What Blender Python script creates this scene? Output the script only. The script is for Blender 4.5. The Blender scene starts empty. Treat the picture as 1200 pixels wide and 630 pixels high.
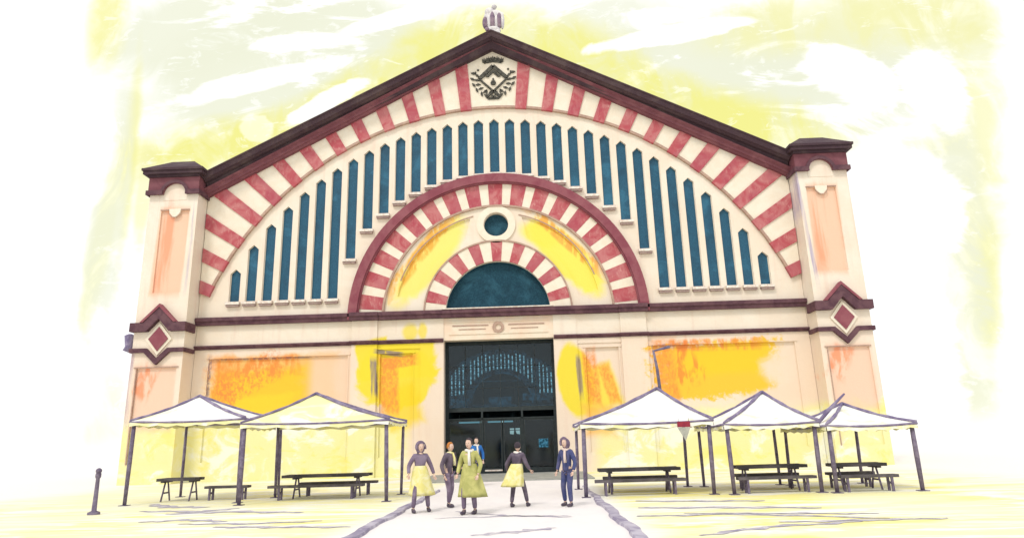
import bpy, bmesh, math, random
from mathutils import Vector, Matrix
random.seed(7)
PI = math.pi
scn = bpy.context.scene
COL = scn.collection
EXPO = 0.30
GAIN = 2 ** EXPO

# ------------------------------------------------------------------ node helper
class G:
    """little expression helper over a node tree"""
    def __init__(s, t): s.t = t; s.n = t.nodes; s.l = t.links
    def put(s, sock, v):
        if isinstance(v, bpy.types.NodeSocket): s.l.new(v, sock)
        else: sock.default_value = v
    def m(s, op, a, b=0.0, c=0.0, clamp=False):
        n = s.n.new('ShaderNodeMath'); n.operation = op; n.use_clamp = clamp
        s.put(n.inputs[0], a); s.put(n.inputs[1], b); s.put(n.inputs[2], c)
        return n.outputs[0]
    def add(s, a, b): return s.m('ADD', a, b)
    def mul(s, a, b): return s.m('MULTIPLY', a, b)
    def sub(s, a, b): return s.m('SUBTRACT', a, b)
    def step(s, v, lo, hi):
        n = s.n.new('ShaderNodeMapRange'); n.interpolation_type = 'SMOOTHSTEP'
        s.put(n.inputs['Value'], v)
        n.inputs['From Min'].default_value = lo; n.inputs['From Max'].default_value = hi
        return n.outputs['Result']
    def noise(s, vec, scale, detail=4.0, rough=0.55, dist=0.0, sc=(1, 1, 1), rot=(0, 0, 0), off=(0, 0, 0)):
        mp = s.n.new('ShaderNodeMapping'); mp.inputs['Scale'].default_value = sc
        mp.inputs['Rotation'].default_value = rot; mp.inputs['Location'].default_value = off
        s.l.new(vec, mp.inputs['Vector'])
        n = s.n.new('ShaderNodeTexNoise'); s.l.new(mp.outputs[0], n.inputs['Vector'])
        n.inputs['Scale'].default_value = scale; n.inputs['Detail'].default_value = detail
        n.inputs['Roughness'].default_value = rough; n.inputs['Distortion'].default_value = dist
        return n.outputs['Fac']
    def mix(s, f, a, b):
        n = s.n.new('ShaderNodeMix'); n.data_type = 'RGBA'
        s.put(n.inputs[0], f)
        for k, v in ((6, a), (7, b)):
            s.put(n.inputs[k], v if isinstance(v, bpy.types.NodeSocket) else (*v, 1.0))
        return n.outputs[2]
    def sep(s, vec):
        n = s.n.new('ShaderNodeSeparateXYZ'); s.l.new(vec, n.inputs[0]); return n.outputs
    def comb(s, x, y, z):
        n = s.n.new('ShaderNodeCombineXYZ')
        for i, v in enumerate((x, y, z)): s.put(n.inputs[i], v)
        return n.outputs[0]
    def patch(s, a, b, ca, cb, ha, hb, ang, wob, wamp, soft=0.25, boxy=False):
        """soft-edged blot centred (ca,cb) in plane coordinates a,b; wob = noise that roughens the edge"""
        da = s.sub(a, ca); db = s.sub(b, cb)
        co, si = math.cos(ang), math.sin(ang)
        p = s.mul(s.add(s.mul(da, co), s.mul(db, si)), 1 / ha)
        q = s.mul(s.sub(s.mul(db, co), s.mul(da, si)), 1 / hb)
        if boxy: r = s.m('MAXIMUM', s.m('ABSOLUTE', p), s.m('ABSOLUTE', q))
        else: r = s.m('SQRT', s.add(s.mul(p, p), s.mul(q, q)))
        r = s.add(r, s.mul(s.sub(wob, 0.5), wamp))
        return s.sub(1.0, s.step(r, 1 - soft, 1 + soft))

def lin(r, g, b):
    f = lambda c: c / 12.92 if c <= .04045 else ((c + .055) / 1.055) ** 2.4
    return (f(r / 255), f(g / 255), f(b / 255))

def mat_base(name):
    m = bpy.data.materials.new(name); m.use_nodes = True
    g = G(m.node_tree)
    return m, g, g.n['Principled BSDF']

def coords(g, kind='Object'):
    tc = g.n.new('ShaderNodeTexCoord'); return tc.outputs[kind]

def bump(g, bs, h, strength, dist=0.02):
    b = g.n.new('ShaderNodeBump'); b.inputs['Strength'].default_value = strength
    b.inputs['Distance'].default_value = dist
    g.l.new(h, b.inputs['Height']); g.l.new(b.outputs[0], bs.inputs['Normal'])

def simple(name, col, col2=None, rough=0.8, scale=3.0, sc=(1, 1, 1), lo=.35, hi=.65, bmp=0.15, grain=0.0, metal=0.0, spec=0.3):
    """a two-tone weathered paint: blotches plus fine grain"""
    m, g, bs = mat_base(name)
    v = coords(g)
    n = g.noise(v, scale, 5, .6, .6, sc)
    c = g.mix(g.step(n, lo, hi), col, col2 or tuple(x * .8 for x in col))
    if grain:
        n2 = g.noise(v, 22, 3, .7)
        c = g.mix(g.mul(g.step(n2, .45, .7), grain), c, tuple(min(1, x * 1.5 + .05) for x in col))
    g.l.new(c, bs.inputs['Base Color'])
    bs.inputs['Roughness'].default_value = rough; bs.inputs['Metallic'].default_value = metal
    bs.inputs['Specular IOR Level'].default_value = spec
    if bmp: bump(g, bs, g.noise(v, 14, 5, .65), bmp)
    return m

# ------------------------------------------------------------------ materials
CREAM = (.745, .640, .530); CREAM2 = (.775, .70, .605); PEACH = (.75, .59, .47)
YEL = (.80, .49, .035); LEM = (.77, .62, .045); ORA = (.76, .27, .06); PALE = (.74, .70, .34); CHALK = (.78, .76, .70)
CRAY = (.17, .13, .22)

def make_plaster():
    m, g, bs = mat_base('plaster')
    v = coords(g); s = g.sep(v); X, Z = s[0], s[2]
    AX = g.m('ABSOLUTE', X)
    big = g.noise(v, .35, 5, .6, .8)
    fine = g.noise(v, 3.2, 5, .6, .5)
    wob = g.noise(v, .9, 5, .6, 1.0)
    strk = g.noise(v, 2.2, 4, .6, .4, (1, 1, .35), (0, .6, 0))
    vert = g.noise(v, 1.0, 4, .6, .3, (2.4, 1, .18))
    c = g.mix(g.step(big, .35, .7), CREAM, CREAM2)
    c = g.mix(g.mul(g.step(fine, .5, .75), .22), c, (.72, .58, .46))
    # rain streaks (dirt) running down
    c = g.mix(g.mul(g.step(vert, .52, .72), .34), c, (.68, .50, .41))
    # lower storey is painted a touch pinker
    c = g.mix(g.mul(g.sub(1.0, g.step(Z, 6.9, 7.2)), .5), c, (.76, .60, .49))
    grain = g.noise(v, 26, 2, .8)
    c = g.mix(g.mul(g.step(grain, .55, .75), .22), c, (.66, .55, .45))
    crayon = g.noise(v, 7, 4, .75, .3, (1, 1, .7), (0, .5, 0))
    def wash(c, col, cx, cz, hx, hz, op, ang=0, wamp=.5, soft=.2, boxy=True, nz=wob):
        f = g.mul(g.patch(X, Z, cx, cz, hx, hz, ang, nz, wamp, soft, boxy), op)
        if col == ORA: f = g.mul(f, g.add(.45, g.mul(g.step(crayon, .36, .60), .55)))
        return g.mix(f, c, col)
    def wstreak(c, col, cx, cz, hx, hz, op, ang=0, wamp=.6, lo=.4, hi=.6, nz=strk):
        f = g.mul(g.patch(X, Z, cx, cz, hx, hz, ang, wob, wamp, .3, True), g.step(nz, lo, hi))
        return g.mix(g.mul(f, op), c, col)
    # pale wash along the foot of the wall
    foot = g.mul(g.sub(1.0, g.step(g.add(Z, g.mul(g.sub(wob, .5), 1.6)), 2.7, 3.5)), g.step(AX, 4.6, 5.6))
    c = g.mix(g.mul(foot, .95), c, (.765, .73, .37))
    c = g.mix(g.mul(g.mul(foot, g.step(g.noise(v, .5, 5, .65, .7, (1, 1, 1.5)), .50, .62)), .85), c, (.79, .785, .74))
    c = g.mix(g.mul(g.mul(foot, g.step(g.noise(v, .45, 5, .65, .7, (1, 1, 1.4), off=(7, 0, 3)), .50, .66)), .75), c, (.78, .70, .20))
    c = g.mix(g.mul(g.mul(foot, g.step(g.noise(v, .9, 5, .65, .6, off=(2, 0, 9)), .62, .72)), .5), c, (.60, .66, .52))
    # wide panels
    c = wash(c, (.80, .46, .14), -12.5, 5.0, 3.5, 1.6, .95, 0, .4, .14)
    c = wash(c, YEL, -13.2, 4.7, 2.7, 1.2, .95, .06, .7, .25)
    c = wash(c, (.82, .55, .04), -13.6, 3.9, 2.4, .55, .9, .05, .8, .3)
    c = wstreak(c, ORA, -13.6, 6.0, 2.5, .55, .95, .03)
    c = wash(c, ORA, -15.3, 5.2, .55, 1.25, .8, .1, .9, .5)
    c = wstreak(c, (.72, .24, .06), -13.8, 5.4, 2.0, .8, .8, .5, lo=.44, hi=.6, nz=crayon)
    c = wstreak(c, CRAY, -12.9, 6.46, 3.0, .06, .5, .0, lo=.4, hi=.55, nz=crayon)
    c = wstreak(c, CRAY, -16.05, 5.4, .08, 1.2, .6, .0, lo=.4, hi=.55, nz=crayon)
    c = wstreak(c, CRAY, 9.4, 6.5, 1.0, .09, .8, .05, lo=.35, hi=.5, nz=crayon)
    c = wash(c, (.76, .54, .40), -9.3, 5.0, 1.1, 1.6, .8, 0, .3, .3)
    c = wash(c, YEL, 11.7, 5.1, 3.3, 1.45, .97, .05, 1.1, .12, nz=fine)
    c = wash(c, (.80, .53, .03), 12.4, 5.6, 2.4, .7, .8, .02, .6, .4)
    c = wstreak(c, ORA, 11.3, 6.45, 2.8, .32, .9, 0)
    c = wash(c, ORA, 9.05, 5.1, .55, 1.5, .85, 0, 1.0, .5)
    c = wstreak(c, (.70, .20, .05), 9.9, 5.3, 1.0, 1.2, .75, .5, lo=.48, hi=.62)
    c = wash(c, (.76, .62, .50), 15.9, 4.6, 1.3, 1.5, .95, .45, .9, .3)
    c = wash(c, (.76, .60, .48), 14.6, 3.6, 1.6, .45, .9, .25, .9, .4)
    # by the door, left
    c = wash(c, LEM, -5.65, 5.2, 2.2, 1.75, .97, .05, .9, .10, False)
    c = wash(c, LEM, -5.2, 6.15, 1.75, 1.0, .97, 0, .6, .1)
    c = wash(c, LEM, -6.9, 6.2, .9, 1.1, .97, .2, .3, .1)
    c = wash(c, (.78, .58, .03), -5.3, 3.6, 1.0, 1.1, .9, .3, .5, .3)
    c = wash(c, ORA, -6.05, 4.75, .5, 1.55, .9, .04, .6, .25)
    c = wash(c, ORA, -5.5, 6.05, .95, .3, .9, .1, .6, .3)
    c = wstreak(c, CRAY, -6.85, 5.2, .16, .95, .85, .05, .9, .3, .5, vert)
    c = wstreak(c, CRAY, -6.1, 6.55, .7, .12, .75, -.15, .9, .3, .5)
    # by the door, right
    c = wash(c, LEM, 4.15, 4.75, 1.0, 2.0, .97, .12, .3, .1, False)
    c = wash(c, LEM, 5.4, 4.3, 1.0, 1.2, .9, .3, .4, .2)
    c = wash(c, ORA, 5.0, 4.9, .38, 1.5, .9, .08, .6, .3)
    c = wash(c, ORA, 5.95, 4.5, .3, 1.1, .85, .25, .6, .3)
    c = wash(c, (.80, .45, .10), 5.3, 2.6, .8, .8, .8, 0, .8, .4)
    c = wstreak(c, CRAY, 4.35, 5.0, .13, 1.1, .7, .05, .9, .3, .5, vert)
    # drips above the lower string course
    c = wash(c, LEM, -4.9, 7.65, .42, .5, .8, 0, .6, .35, False)
    c = wash(c, LEM, -4.2, 7.7, .25, .45, .8, 0, .6, .35, False)
    # arched bays left and right of the round window
    c = wash(c, (.80, .70, .16), -3.85, 11.75, .95, 3.1, .92, -.68, .5, .25, False)
    c = wash(c, (.80, .70, .10), 3.95, 11.75, 1.0, 3.0, .95, .70, .5, .2, False)
    c = wash(c, (.80, .68, .10), 2.5, 13.1, 1.2, .7, .9, -.4, .4, .3, False)
    c = wstreak(c, (.78, .40, .07), -4.45, 12.1, .38, 2.9, .95, -.66, .5, .38, .54)
    c = wstreak(c, (.78, .38, .08), 4.0, 12.65, 2.7, .32, .95, -.78, .5, .38, .54)
    # crayon rubbing on the tall pier panels
    for sx in (-1, 1):
        pc = 18.25 * sx
        c = wash(c, (.76, .49, .35), pc - .05, 12.5, .85, 2.55, .9, -.03, .15, .1)
        c = wstreak(c, (.78, .28, .15), pc - .35, 12.6, .36, 2.4, .7, -.03, .5, .38, .6, vert)
        c = wash(c, (.76, .51, .38), 18.4 * sx, 4.4, 1.1, 1.7, .8, 0, .2, .15)
        c = wstreak(c, (.78, .24, .10), 18.4 * sx - .55, 5.2, .5, .9, .75, -.4, .8, .4, .6)
    c = wstreak(c, (.35, .30, .45), -17.15, 12.8, .09, 2.6, .5, -.02, .8, .3, .6, vert)
    c = wstreak(c, (.26, .22, .42), 17.1, 12.8, .10, 3.0, .7, .06, .8, .3, .6, vert)
    c = wstreak(c, (.30, .20, .30), -19.7, 4.9, .12, 2.0, .6, .0, .8, .4, .6, vert)
    g.l.new(c, bs.inputs['Base Color'])
    bs.inputs['Roughness'].default_value = .88; bs.inputs['Specular IOR Level'].default_value = .2
    bump(g, bs, g.noise(v, 9, 6, .7), .35, .03)
    return m

M = {}
M['plaster'] = make_plaster()
M['cream'] = simple('cream_stone', (.77, .70, .59), (.74, .65, .53), scale=1.6, grain=.15)
M['peach'] = simple('peach_stone', (.77, .60, .47), (.76, .67, .55), scale=1.2)
M['maroon'] = simple('maroon_moulding', (.145, .046, .062), (.20, .075, .090), scale=1.3, lo=.4, hi=.7, grain=.25)
M['slate'] = simple('dark_cornice', (.048, .024, .034), (.085, .055, .058), scale=.9, lo=.4, hi=.7, grain=.25)
M['string'] = simple('string_moulding', (.075, .030, .045), (.13, .062, .075), scale=2.0, grain=.2)
M['ringp'] = simple('arch_moulding', (.21, .052, .075), (.26, .085, .105), scale=1.5, grain=.15)
M['trim'] = simple('brown_stone_trim', (.36, .235, .19), (.46, .32, .25), scale=3, grain=.1)
M['sill'] = simple('pale_sill', (.78, .74, .68), (.62, .50, .44), scale=5)
M['sillshade'] = simple('sill_shadow_tone', (.30, .21, .20), (.40, .30, .27), scale=5)  # brown tone painting the shadow beneath each window sill
M['roof'] = simple('roof_tiles', (.16, .08, .07), (.22, .12, .10), scale=2)
def make_stripe():
    m, g, bs = mat_base('red_brush_paint'); v = coords(g)
    n = g.noise(v, 1.0, 5, .65, 1.2); n2 = g.noise(v, 4, 4, .75, .4, (1.8, 1, .6))
    c = g.mix(g.step(n, .38, .62), (.40, .066, .085), (.48, .165, .170))
    c = g.mix(g.mul(g.step(n2, .54, .70), .6), c, (.60, .32, .30))
    c = g.mix(g.mul(g.step(g.noise(v, .5, 2), .5, .62), .5), c, (.34, .050, .085))
    g.l.new(c, bs.inputs['Base Color']); bs.inputs['Roughness'].default_value = .8
    bump(g, bs, n2, .2); return m
M['red'] = make_stripe()
def make_blue(name, c1, c2, rough=.35, spec=.35):
    m, g, bs = mat_base(name); v = coords(g)
    n = g.noise(v, 18, 3, .8); n2 = g.noise(v, 1.1, 4, .6)
    c = g.mix(g.step(n, .42, .62), c1, c2)
    c = g.mix(g.mul(g.step(n2, .45, .75), .45), c, tuple(x * .5 for x in c1))
    c = g.mix(g.mul(g.step(g.noise(v, .6, 5, .7, .8, off=(4, 2, 1)), .5, .7), .45), c, tuple(x * 1.7 + .01 for x in c2))
    g.l.new(c, bs.inputs['Base Color']); bs.inputs['Roughness'].default_value = rough
    bs.inputs['Specular IOR Level'].default_value = spec
    bump(g, bs, n, .25, .01); return m
M['blue'] = make_blue('obscured_blue_glass', (.007, .062, .125), (.018, .110, .185))
M['teal'] = make_blue('dark_teal_glass', (.006, .036, .062), (.014, .066, .100), .5, .15)
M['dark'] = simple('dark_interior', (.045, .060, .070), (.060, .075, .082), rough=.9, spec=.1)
M['darkframe'] = simple('dark_door_metal', (.026, .034, .038), (.040, .050, .052), rough=.6, scale=6, spec=.2)
def make_glass():
    m, g, bs = mat_base('tinted_glass')
    t = g.n.new('ShaderNodeBsdfTransparent'); t.inputs[0].default_value = (.50, .66, .72, 1)
    gl = g.n.new('ShaderNodeBsdfGlossy'); gl.inputs['Roughness'].default_value = .08
    mx = g.n.new('ShaderNodeMixShader'); mx.inputs[0].default_value = .035
    g.l.new(t.outputs[0], mx.inputs[1]); g.l.new(gl.outputs[0], mx.inputs[2])
    g.l.new(mx.outputs[0], g.n['Material Output'].inputs['Surface']); return m
M['glass'] = make_glass()
def emit(name, col, st, noise_sc=0):
    m, g, bs = mat_base(name)
    e = g.n.new('ShaderNodeEmission'); e.inputs['Strength'].default_value = st
    e.inputs[0].default_value = (*col, 1)
    if noise_sc:
        v = coords(g); n = g.noise(v, noise_sc, 3, .7)
        g.l.new(g.mix(g.step(n, .38, .6), tuple(x * .15 for x in col), col), e.inputs[0])
    g.l.new(e.outputs[0], g.n['Material Output'].inputs['Surface']); return m
M['slit'] = emit('reflected_slit_glow', (.46, .66, .72), 1.15, 9)  # emission imitating slit windows mirrored in the door glass
M['glow'] = emit('reflected_dim_glow', (.06, .19, .28), .42, 4)  # emission for the fainter patches of the imitated reflection
M['haze'] = emit('reflected_arch_glow', (.018, .052, .075), .8, 3)  # emission filling the arch shape of the imitated reflection
M['tube'] = emit('tube_lamp', (.45, .75, .80), .55)
M['lamp'] = emit('warm_lamp', (.9, .9, .8), .8)
M['signblue'] = emit('backlit_blue', (.10, .34, .50), .55, 9)
M['crest'] = simple('bronze_crest', (.040, .038, .034), (.10, .095, .08), scale=8, lo=.4, hi=.6)
M['shell'] = simple('white_finial', (.70, .68, .66), (.55, .52, .55), scale=4)
M['shelldark'] = simple('purple_finial', (.16, .11, .17), (.30, .22, .26), scale=4)
M['shellgrey'] = simple('grey_finial', (.42, .40, .42), (.55, .52, .55), scale=4)
def make_canvas():
    m, g, bs = mat_base('white_canvas'); v = coords(g)
    n = g.noise(v, .9, 4, .6, 1.2); n2 = g.noise(v, 2.5, 4, .6, .4, (1, 1, 3))
    c = g.mix(g.step(n, .52, .68), (.80, .79, .77), (.76, .74, .52))
    c = g.mix(g.mul(g.step(n2, .6, .75), .3), c, (.62, .58, .66))
    g.l.new(c, bs.inputs['Base Color']); bs.inputs['Roughness'].default_value = .85
    bump(g, bs, g.noise(v, 3, 3, .5), .2, .05); return m
M['canvas'] = make_canvas()
def make_ycanvas():
    m, g, bs = mat_base('yellowed_canvas'); v = coords(g)
    n = g.noise(v, .8, 4, .6, 1.2)
    c = g.mix(g.step(n, .45, .62), (.76, .72, .36), (.80, .79, .72))
    g.l.new(c, bs.inputs['Base Color']); bs.inputs['Roughness'].default_value = .85
    bump(g, bs, g.noise(v, 3, 3, .5), .2, .05); return m
M['ycanvas'] = make_ycanvas()
M['pencil'] = simple('purple_grey_steel', (.115, .090, .150), (.21, .18, .25), rough=.7, scale=6, lo=.35, hi=.7)
M['piping'] = simple('grey_violet_piping', (.15, .12, .22), (.30, .26, .36), scale=3, lo=.35, hi=.7)
M['wood'] = simple('charcoal_table_wood', (.060, .055, .060), (.15, .13, .15), scale=3, sc=(.4, 3, 1), lo=.4, hi=.7)
M['pgrey'] = simple('grey_pennant', (.32, .32, .30), (.42, .42, .38), scale=8)
M['pmaroon'] = simple('maroon_cloth', (.30, .03, .05), (.22, .02, .05), scale=8)

def make_ground():
    m, g, bs = mat_base('pale_paving'); v = coords(g); s = g.sep(v); X, Y = s[0], s[1]
    n1 = g.noise(v, .18, 5, .62, 1.6, (1, 2.2, 1)); n2 = g.noise(v, .16, 5, .62, 1.8, (1, 2.6, 1), off=(13, 4, 0))
    n3 = g.noise(v, 6, 5, .7); n4 = g.noise(v, .5, 5, .65, 1.2, (.5, 3, 1))
    c = g.mix(g.step(n3, .4, .7), (.765, .755, .725), (.72, .70, .675))
    dx = g.sub(X, .9)
    away = g.step(g.m('ABSOLUTE', dx), 2.6, 3.6)          # terraces either side of the path
    reach = g.mul(g.sub(1.0, g.step(g.m('ABSOLUTE', X), 13, 20)), g.sub(1.0, g.step(Y, 2, 8)))
    w = g.mul(away, reach)
    c = g.mix(g.mul(g.mul(w, g.step(n1, .36, .50)), .9), c, (.765, .735, .42))
    c = g.mix(g.mul(g.mul(w, g.step(n2, .50, .60)), .75), c, (.78, .70, .20))
    c = g.mix(g.mul(g.mul(w, g.step(n4, .50, .58)), .85), c, (.78, .775, .745))
    wob = g.noise(v, .4, 4, .6, 1)
    for (px, py, hx, hy, a) in ((-11.3, -15, 2.0, 7, 0), (10.6, -19, 1.6, 5, 0), (-14, -8, 3, 6, 0)):
        c = g.mix(g.mul(g.patch(X, Y, px, py, hx, hy, a, wob, 1.0, .4), .6), c, (.76, .75, .52))
    # joints of the slabs
    br = g.n.new('ShaderNodeTexBrick'); g.l.new(v, br.inputs['Vector'])
    br.inputs['Scale'].default_value = .7; br.inputs['Mortar Size'].default_value = .006
    c = g.mix(g.mul(br.outputs['Fac'], .10), c, (.40, .38, .40))
    g.l.new(c, bs.inputs['Base Color']); bs.inputs['Roughness'].default_value = .9
    bs.inputs['Specular IOR Level'].default_value = .15
    bump(g, bs, n3, .15, .01); return m
M['ground'] = make_ground()
def make_path():
    m, g, bs = mat_base('pinkish_path'); v = coords(g)
    n = g.noise(v, 1.2, 5, .65, .8, (1, .5, 1)); n2 = g.noise(v, 8, 4, .7)
    c = g.mix(g.step(n, .4, .65), (.745, .71, .70), (.71, .675, .675))
    c = g.mix(g.mul(g.step(n2, .5, .7), .25), c, (.62, .58, .60))
    g.l.new(c, bs.inputs['Base Color']); bs.inputs['Roughness'].default_value = .9
    bump(g, bs, n2, .15, .01); return m
M['path'] = make_path()
M['apron'] = simple('grey_stone_step', (.26, .27, .25), (.36, .36, .33), scale=2, grain=.2)
M['kerb'] = simple('violet_grey_kerb', (.24, .21, .30), (.46, .43, .50), scale=1.4, lo=.38, hi=.62)
def make_line():
    m, g, bs = mat_base('violet_line_paint'); v = coords(g)
    n = g.noise(v, 3, 4, .7, .5, (1, 4, 1))
    c = g.mix(g.step(n, .40, .60), (.22, .19, .30), (.60, .57, .58))
    g.l.new(c, bs.inputs['Base Color']); bs.inputs['Roughness'].default_value = .9
    return m
M['line'] = make_line()

# ------------------------------------------------------------------ mesh helper
class MB:
    def __init__(s): s.v = []; s.f = []; s.mi = []; s.sm = []
    def face(s, idx, mi=0, sm=False): s.f.append(tuple(idx)); s.mi.append(mi); s.sm.append(sm)
    def add(s, verts, faces, mi=0, sm=False):
        b = len(s.v); s.v += [tuple(p) for p in verts]
        for f in faces: s.face([b + i for i in f], mi, sm)
    def box(s, x0, x1, y0, y1, z0, z1, mi=0):
        vs = [(x, y, z) for z in (z0, z1) for y in (y0, y1) for x in (x0, x1)]
        s.add(vs, [(0, 2, 3, 1), (4, 5, 7, 6), (0, 1, 5, 4), (2, 6, 7, 3), (0, 4, 6, 2), (1, 3, 7, 5)], mi)
    def prism(s, poly, y0, y1, mi=0):
        """polygon in XZ, extruded from y0 (front) to y1 (back)"""
        a = sum(poly[i][0] * poly[(i + 1) % len(poly)][1] - poly[(i + 1) % len(poly)][0] * poly[i][1] for i in range(len(poly)))
        if a < 0: poly = poly[::-1]
        n = len(poly)
        vs = [(x, y0, z) for x, z in poly] + [(x, y1, z) for x, z in poly]
        fs = [tuple(range(n)), tuple(range(2 * n - 1, n - 1, -1))]
        fs += [(i, i + n, (i + 1) % n + n, (i + 1) % n) for i in range(n)]
        s.add(vs, fs, mi)
    def ring(s, cx, cz, r0, r1, a0, a1, n, y0, y1, mi=0):
        """arched bar; angles from the vertical, positive to the right"""
        vs = []
        for i in range(n + 1):
            a = a0 + (a1 - a0) * i / n
            for r in (r0, r1):
                for y in (y0, y1): vs.append((cx + r * math.sin(a), y, cz + r * math.cos(a)))
        fs = []
        for i in range(n):
            b = 4 * i; c = b + 4
            fs += [(b, b + 2, c + 2, c), (b + 1, c + 1, c + 3, b + 3), (b, c, c + 1, b + 1), (b + 2, b + 3, c + 3, c + 2)]
        fs += [(0, 1, 3, 2), (4 * n, 4 * n + 2, 4 * n + 3, 4 * n + 1)]
        s.add(vs, fs, mi)
    def tube(s, pts, r, n=8, mi=0, cap=True):
        pts = [Vector(p) for p in pts]
        rs = r if isinstance(r, (list, tuple)) else [r] * len(pts)
        vs = []
        for i, p in enumerate(pts):
            d = (pts[min(i + 1, len(pts) - 1)] - pts[max(i - 1, 0)]).normalized()
            up = Vector((0, 0, 1)) if abs(d.z) < .9 else Vector((0, 1, 0))
            a = d.cross(up).normalized(); b = d.cross(a)
            for k in range(n):
                t = 2 * PI * k / n; vs.append(p + (a * math.cos(t) + b * math.sin(t)) * rs[i])
        fs = [(i * n + k, i * n + (k + 1) % n, (i + 1) * n + (k + 1) % n, (i + 1) * n + k) for i in range(len(pts) - 1) for k in range(n)]
        if cap: fs += [tuple(range(n - 1, -1, -1)), tuple(range((len(pts) - 1) * n, len(pts) * n))]
        s.add(vs, fs, mi, True)
    def ball(s, c, r, mi=0, nu=14, nv=9, fn=None):
        rx, ry, rz = r if isinstance(r, (list, tuple)) else (r, r, r)
        vs = []
        for j in range(nv + 1):
            t = PI * j / nv
            for i in range(nu):
                p = 2 * PI * i / nu
                x, y, z = math.sin(t) * math.cos(p), math.sin(t) * math.sin(p), math.cos(t)
                if fn: x, y, z = fn(x, y, z)
                vs.append((c[0] + rx * x, c[1] + ry * y, c[2] + rz * z))
        fs = [(j * nu + i, (j + 1) * nu + i, (j + 1) * nu + (i + 1) % nu, j * nu + (i + 1) % nu) for j in range(nv) for i in range(nu)]
        s.add(vs, fs, mi, True)
    def rings(s, prof, n=20, mi=0, wave=0, k=7, c=(0, 0)):
        """stacked ellipses: prof = [(z, rx, ry, ox, oy)] open skirt"""
        vs = []
        for (z, rx, ry, ox, oy, w) in prof:
            for i in range(n):
                t = 2 * PI * i / n; q = 1 + w * math.cos(k * t)
                vs.append((c[0] + ox + rx * q * math.cos(t), c[1] + oy + ry * q * math.sin(t), z))
        fs = [(j * n + i, j * n + (i + 1) % n, (j + 1) * n + (i + 1) % n, (j + 1) * n + i) for j in range(len(prof) - 1) for i in range(n)]
        s.add(vs, fs, mi, True)
    def mesh(s, me, mi=0):
        s.add([v.co[:] for v in me.vertices], [tuple(p.vertices) for p in me.polygons], mi, True)
    def build(s, name, mats, parent=None, fix=True):
        me = bpy.data.meshes.new(name); me.from_pydata(s.v, [], s.f)
        for m in (mats if isinstance(mats, list) else [mats]): me.materials.append(m)
        for p, mi, sm in zip(me.polygons, s.mi, s.sm): p.material_index = mi; p.use_smooth = sm
        if fix:
            bm = bmesh.new(); bm.from_mesh(me)
            bmesh.ops.remove_doubles(bm, verts=bm.verts, dist=1e-5)
            bmesh.ops.recalc_face_normals(bm, faces=bm.faces); bm.to_mesh(me); bm.free()
        o = bpy.data.objects.new(name, me); COL.objects.link(o)
        if parent: o.parent = parent
        return o

def plate(name, outer, holes, y0, y1, mat, parent=None):
    """flat slab in XZ with real openings cut through it"""
    cu = bpy.data.curves.new('tmp', 'CURVE'); cu.dimensions = '2D'; cu.fill_mode = 'BOTH'
    cu.extrude = abs(y1 - y0) / 2
    for lp in [outer] + holes:
        sp = cu.splines.new('POLY'); sp.points.add(len(lp) - 1); sp.use_cyclic_u = True
        for p, (x, z) in zip(sp.points, lp): p.co = (x, z, 0, 1)
    t = bpy.data.objects.new('tmp', cu); COL.objects.link(t)
    dg = bpy.context.evaluated_depsgraph_get()
    me = bpy.data.meshes.new_from_object(t.evaluated_get(dg))
    bpy.data.objects.remove(t); bpy.data.curves.remove(cu)
    ym = (y0 + y1) / 2
    for v in me.vertices: x, y, z = v.co; v.co = (x, ym - z, y)
    me.name = name; me.materials.clear(); me.materials.append(mat)
    for p in me.polygons: p.use_smooth = False; p.material_index = 0
    o = bpy.data.objects.new(name, me); COL.objects.link(o)
    if parent: o.parent = parent
    return o

def thing(name, label, cat, loc=(0, 0, 0), group=None, rz=0):
    o = bpy.data.objects.new(name, None); COL.objects.link(o); o.location = loc; o.rotation_euler = (0, 0, rz)
    o.empty_display_size = .3
    o['label'] = label; o['category'] = cat
    if group: o['group'] = group
    return o
def tag(o, label, cat, group=None):
    o['label'] = label; o['category'] = cat
    if group: o['group'] = group
    return o
def struct(o): o['kind'] = 'structure'; return o

def clip(poly, a, b, c):
    """keep a*x+b*z<=c"""
    out = []
    for i in range(len(poly)):
        p, q = poly[i], poly[(i + 1) % len(poly)]
        dp, dq = a * p[0] + b * p[1] - c, a * q[0] + b * q[1] - c
        if dp <= 0: out.append(p)
        if dp * dq < 0:
            t = dp / (dp - dq); out.append((p[0] + (q[0] - p[0]) * t, p[1] + (q[1] - p[1]) * t))
    return out

# ------------------------------------------------------------------ the market hall
hall = thing('market_hall', 'cream gabled market hall with red striped arches and tall blue slit windows', 'market hall')
WX = 16.95            # half width between the corner piers
ZC, RI = 3.44, 17.8   # centre and radius of the gable arch
AZ = 8.62             # springing of the two inner arches
GA, GS = 25.25, .537  # gable line: z = GA - GS*|x|
def gz(x): return GA - GS * abs(x)
def arc(cx, cz, r, a0, a1, n): return [(cx + r * math.sin(a0 + (a1 - a0) * i / n), cz + r * math.cos(a0 + (a1 - a0) * i / n)) for i in range(n + 1)]

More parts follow.
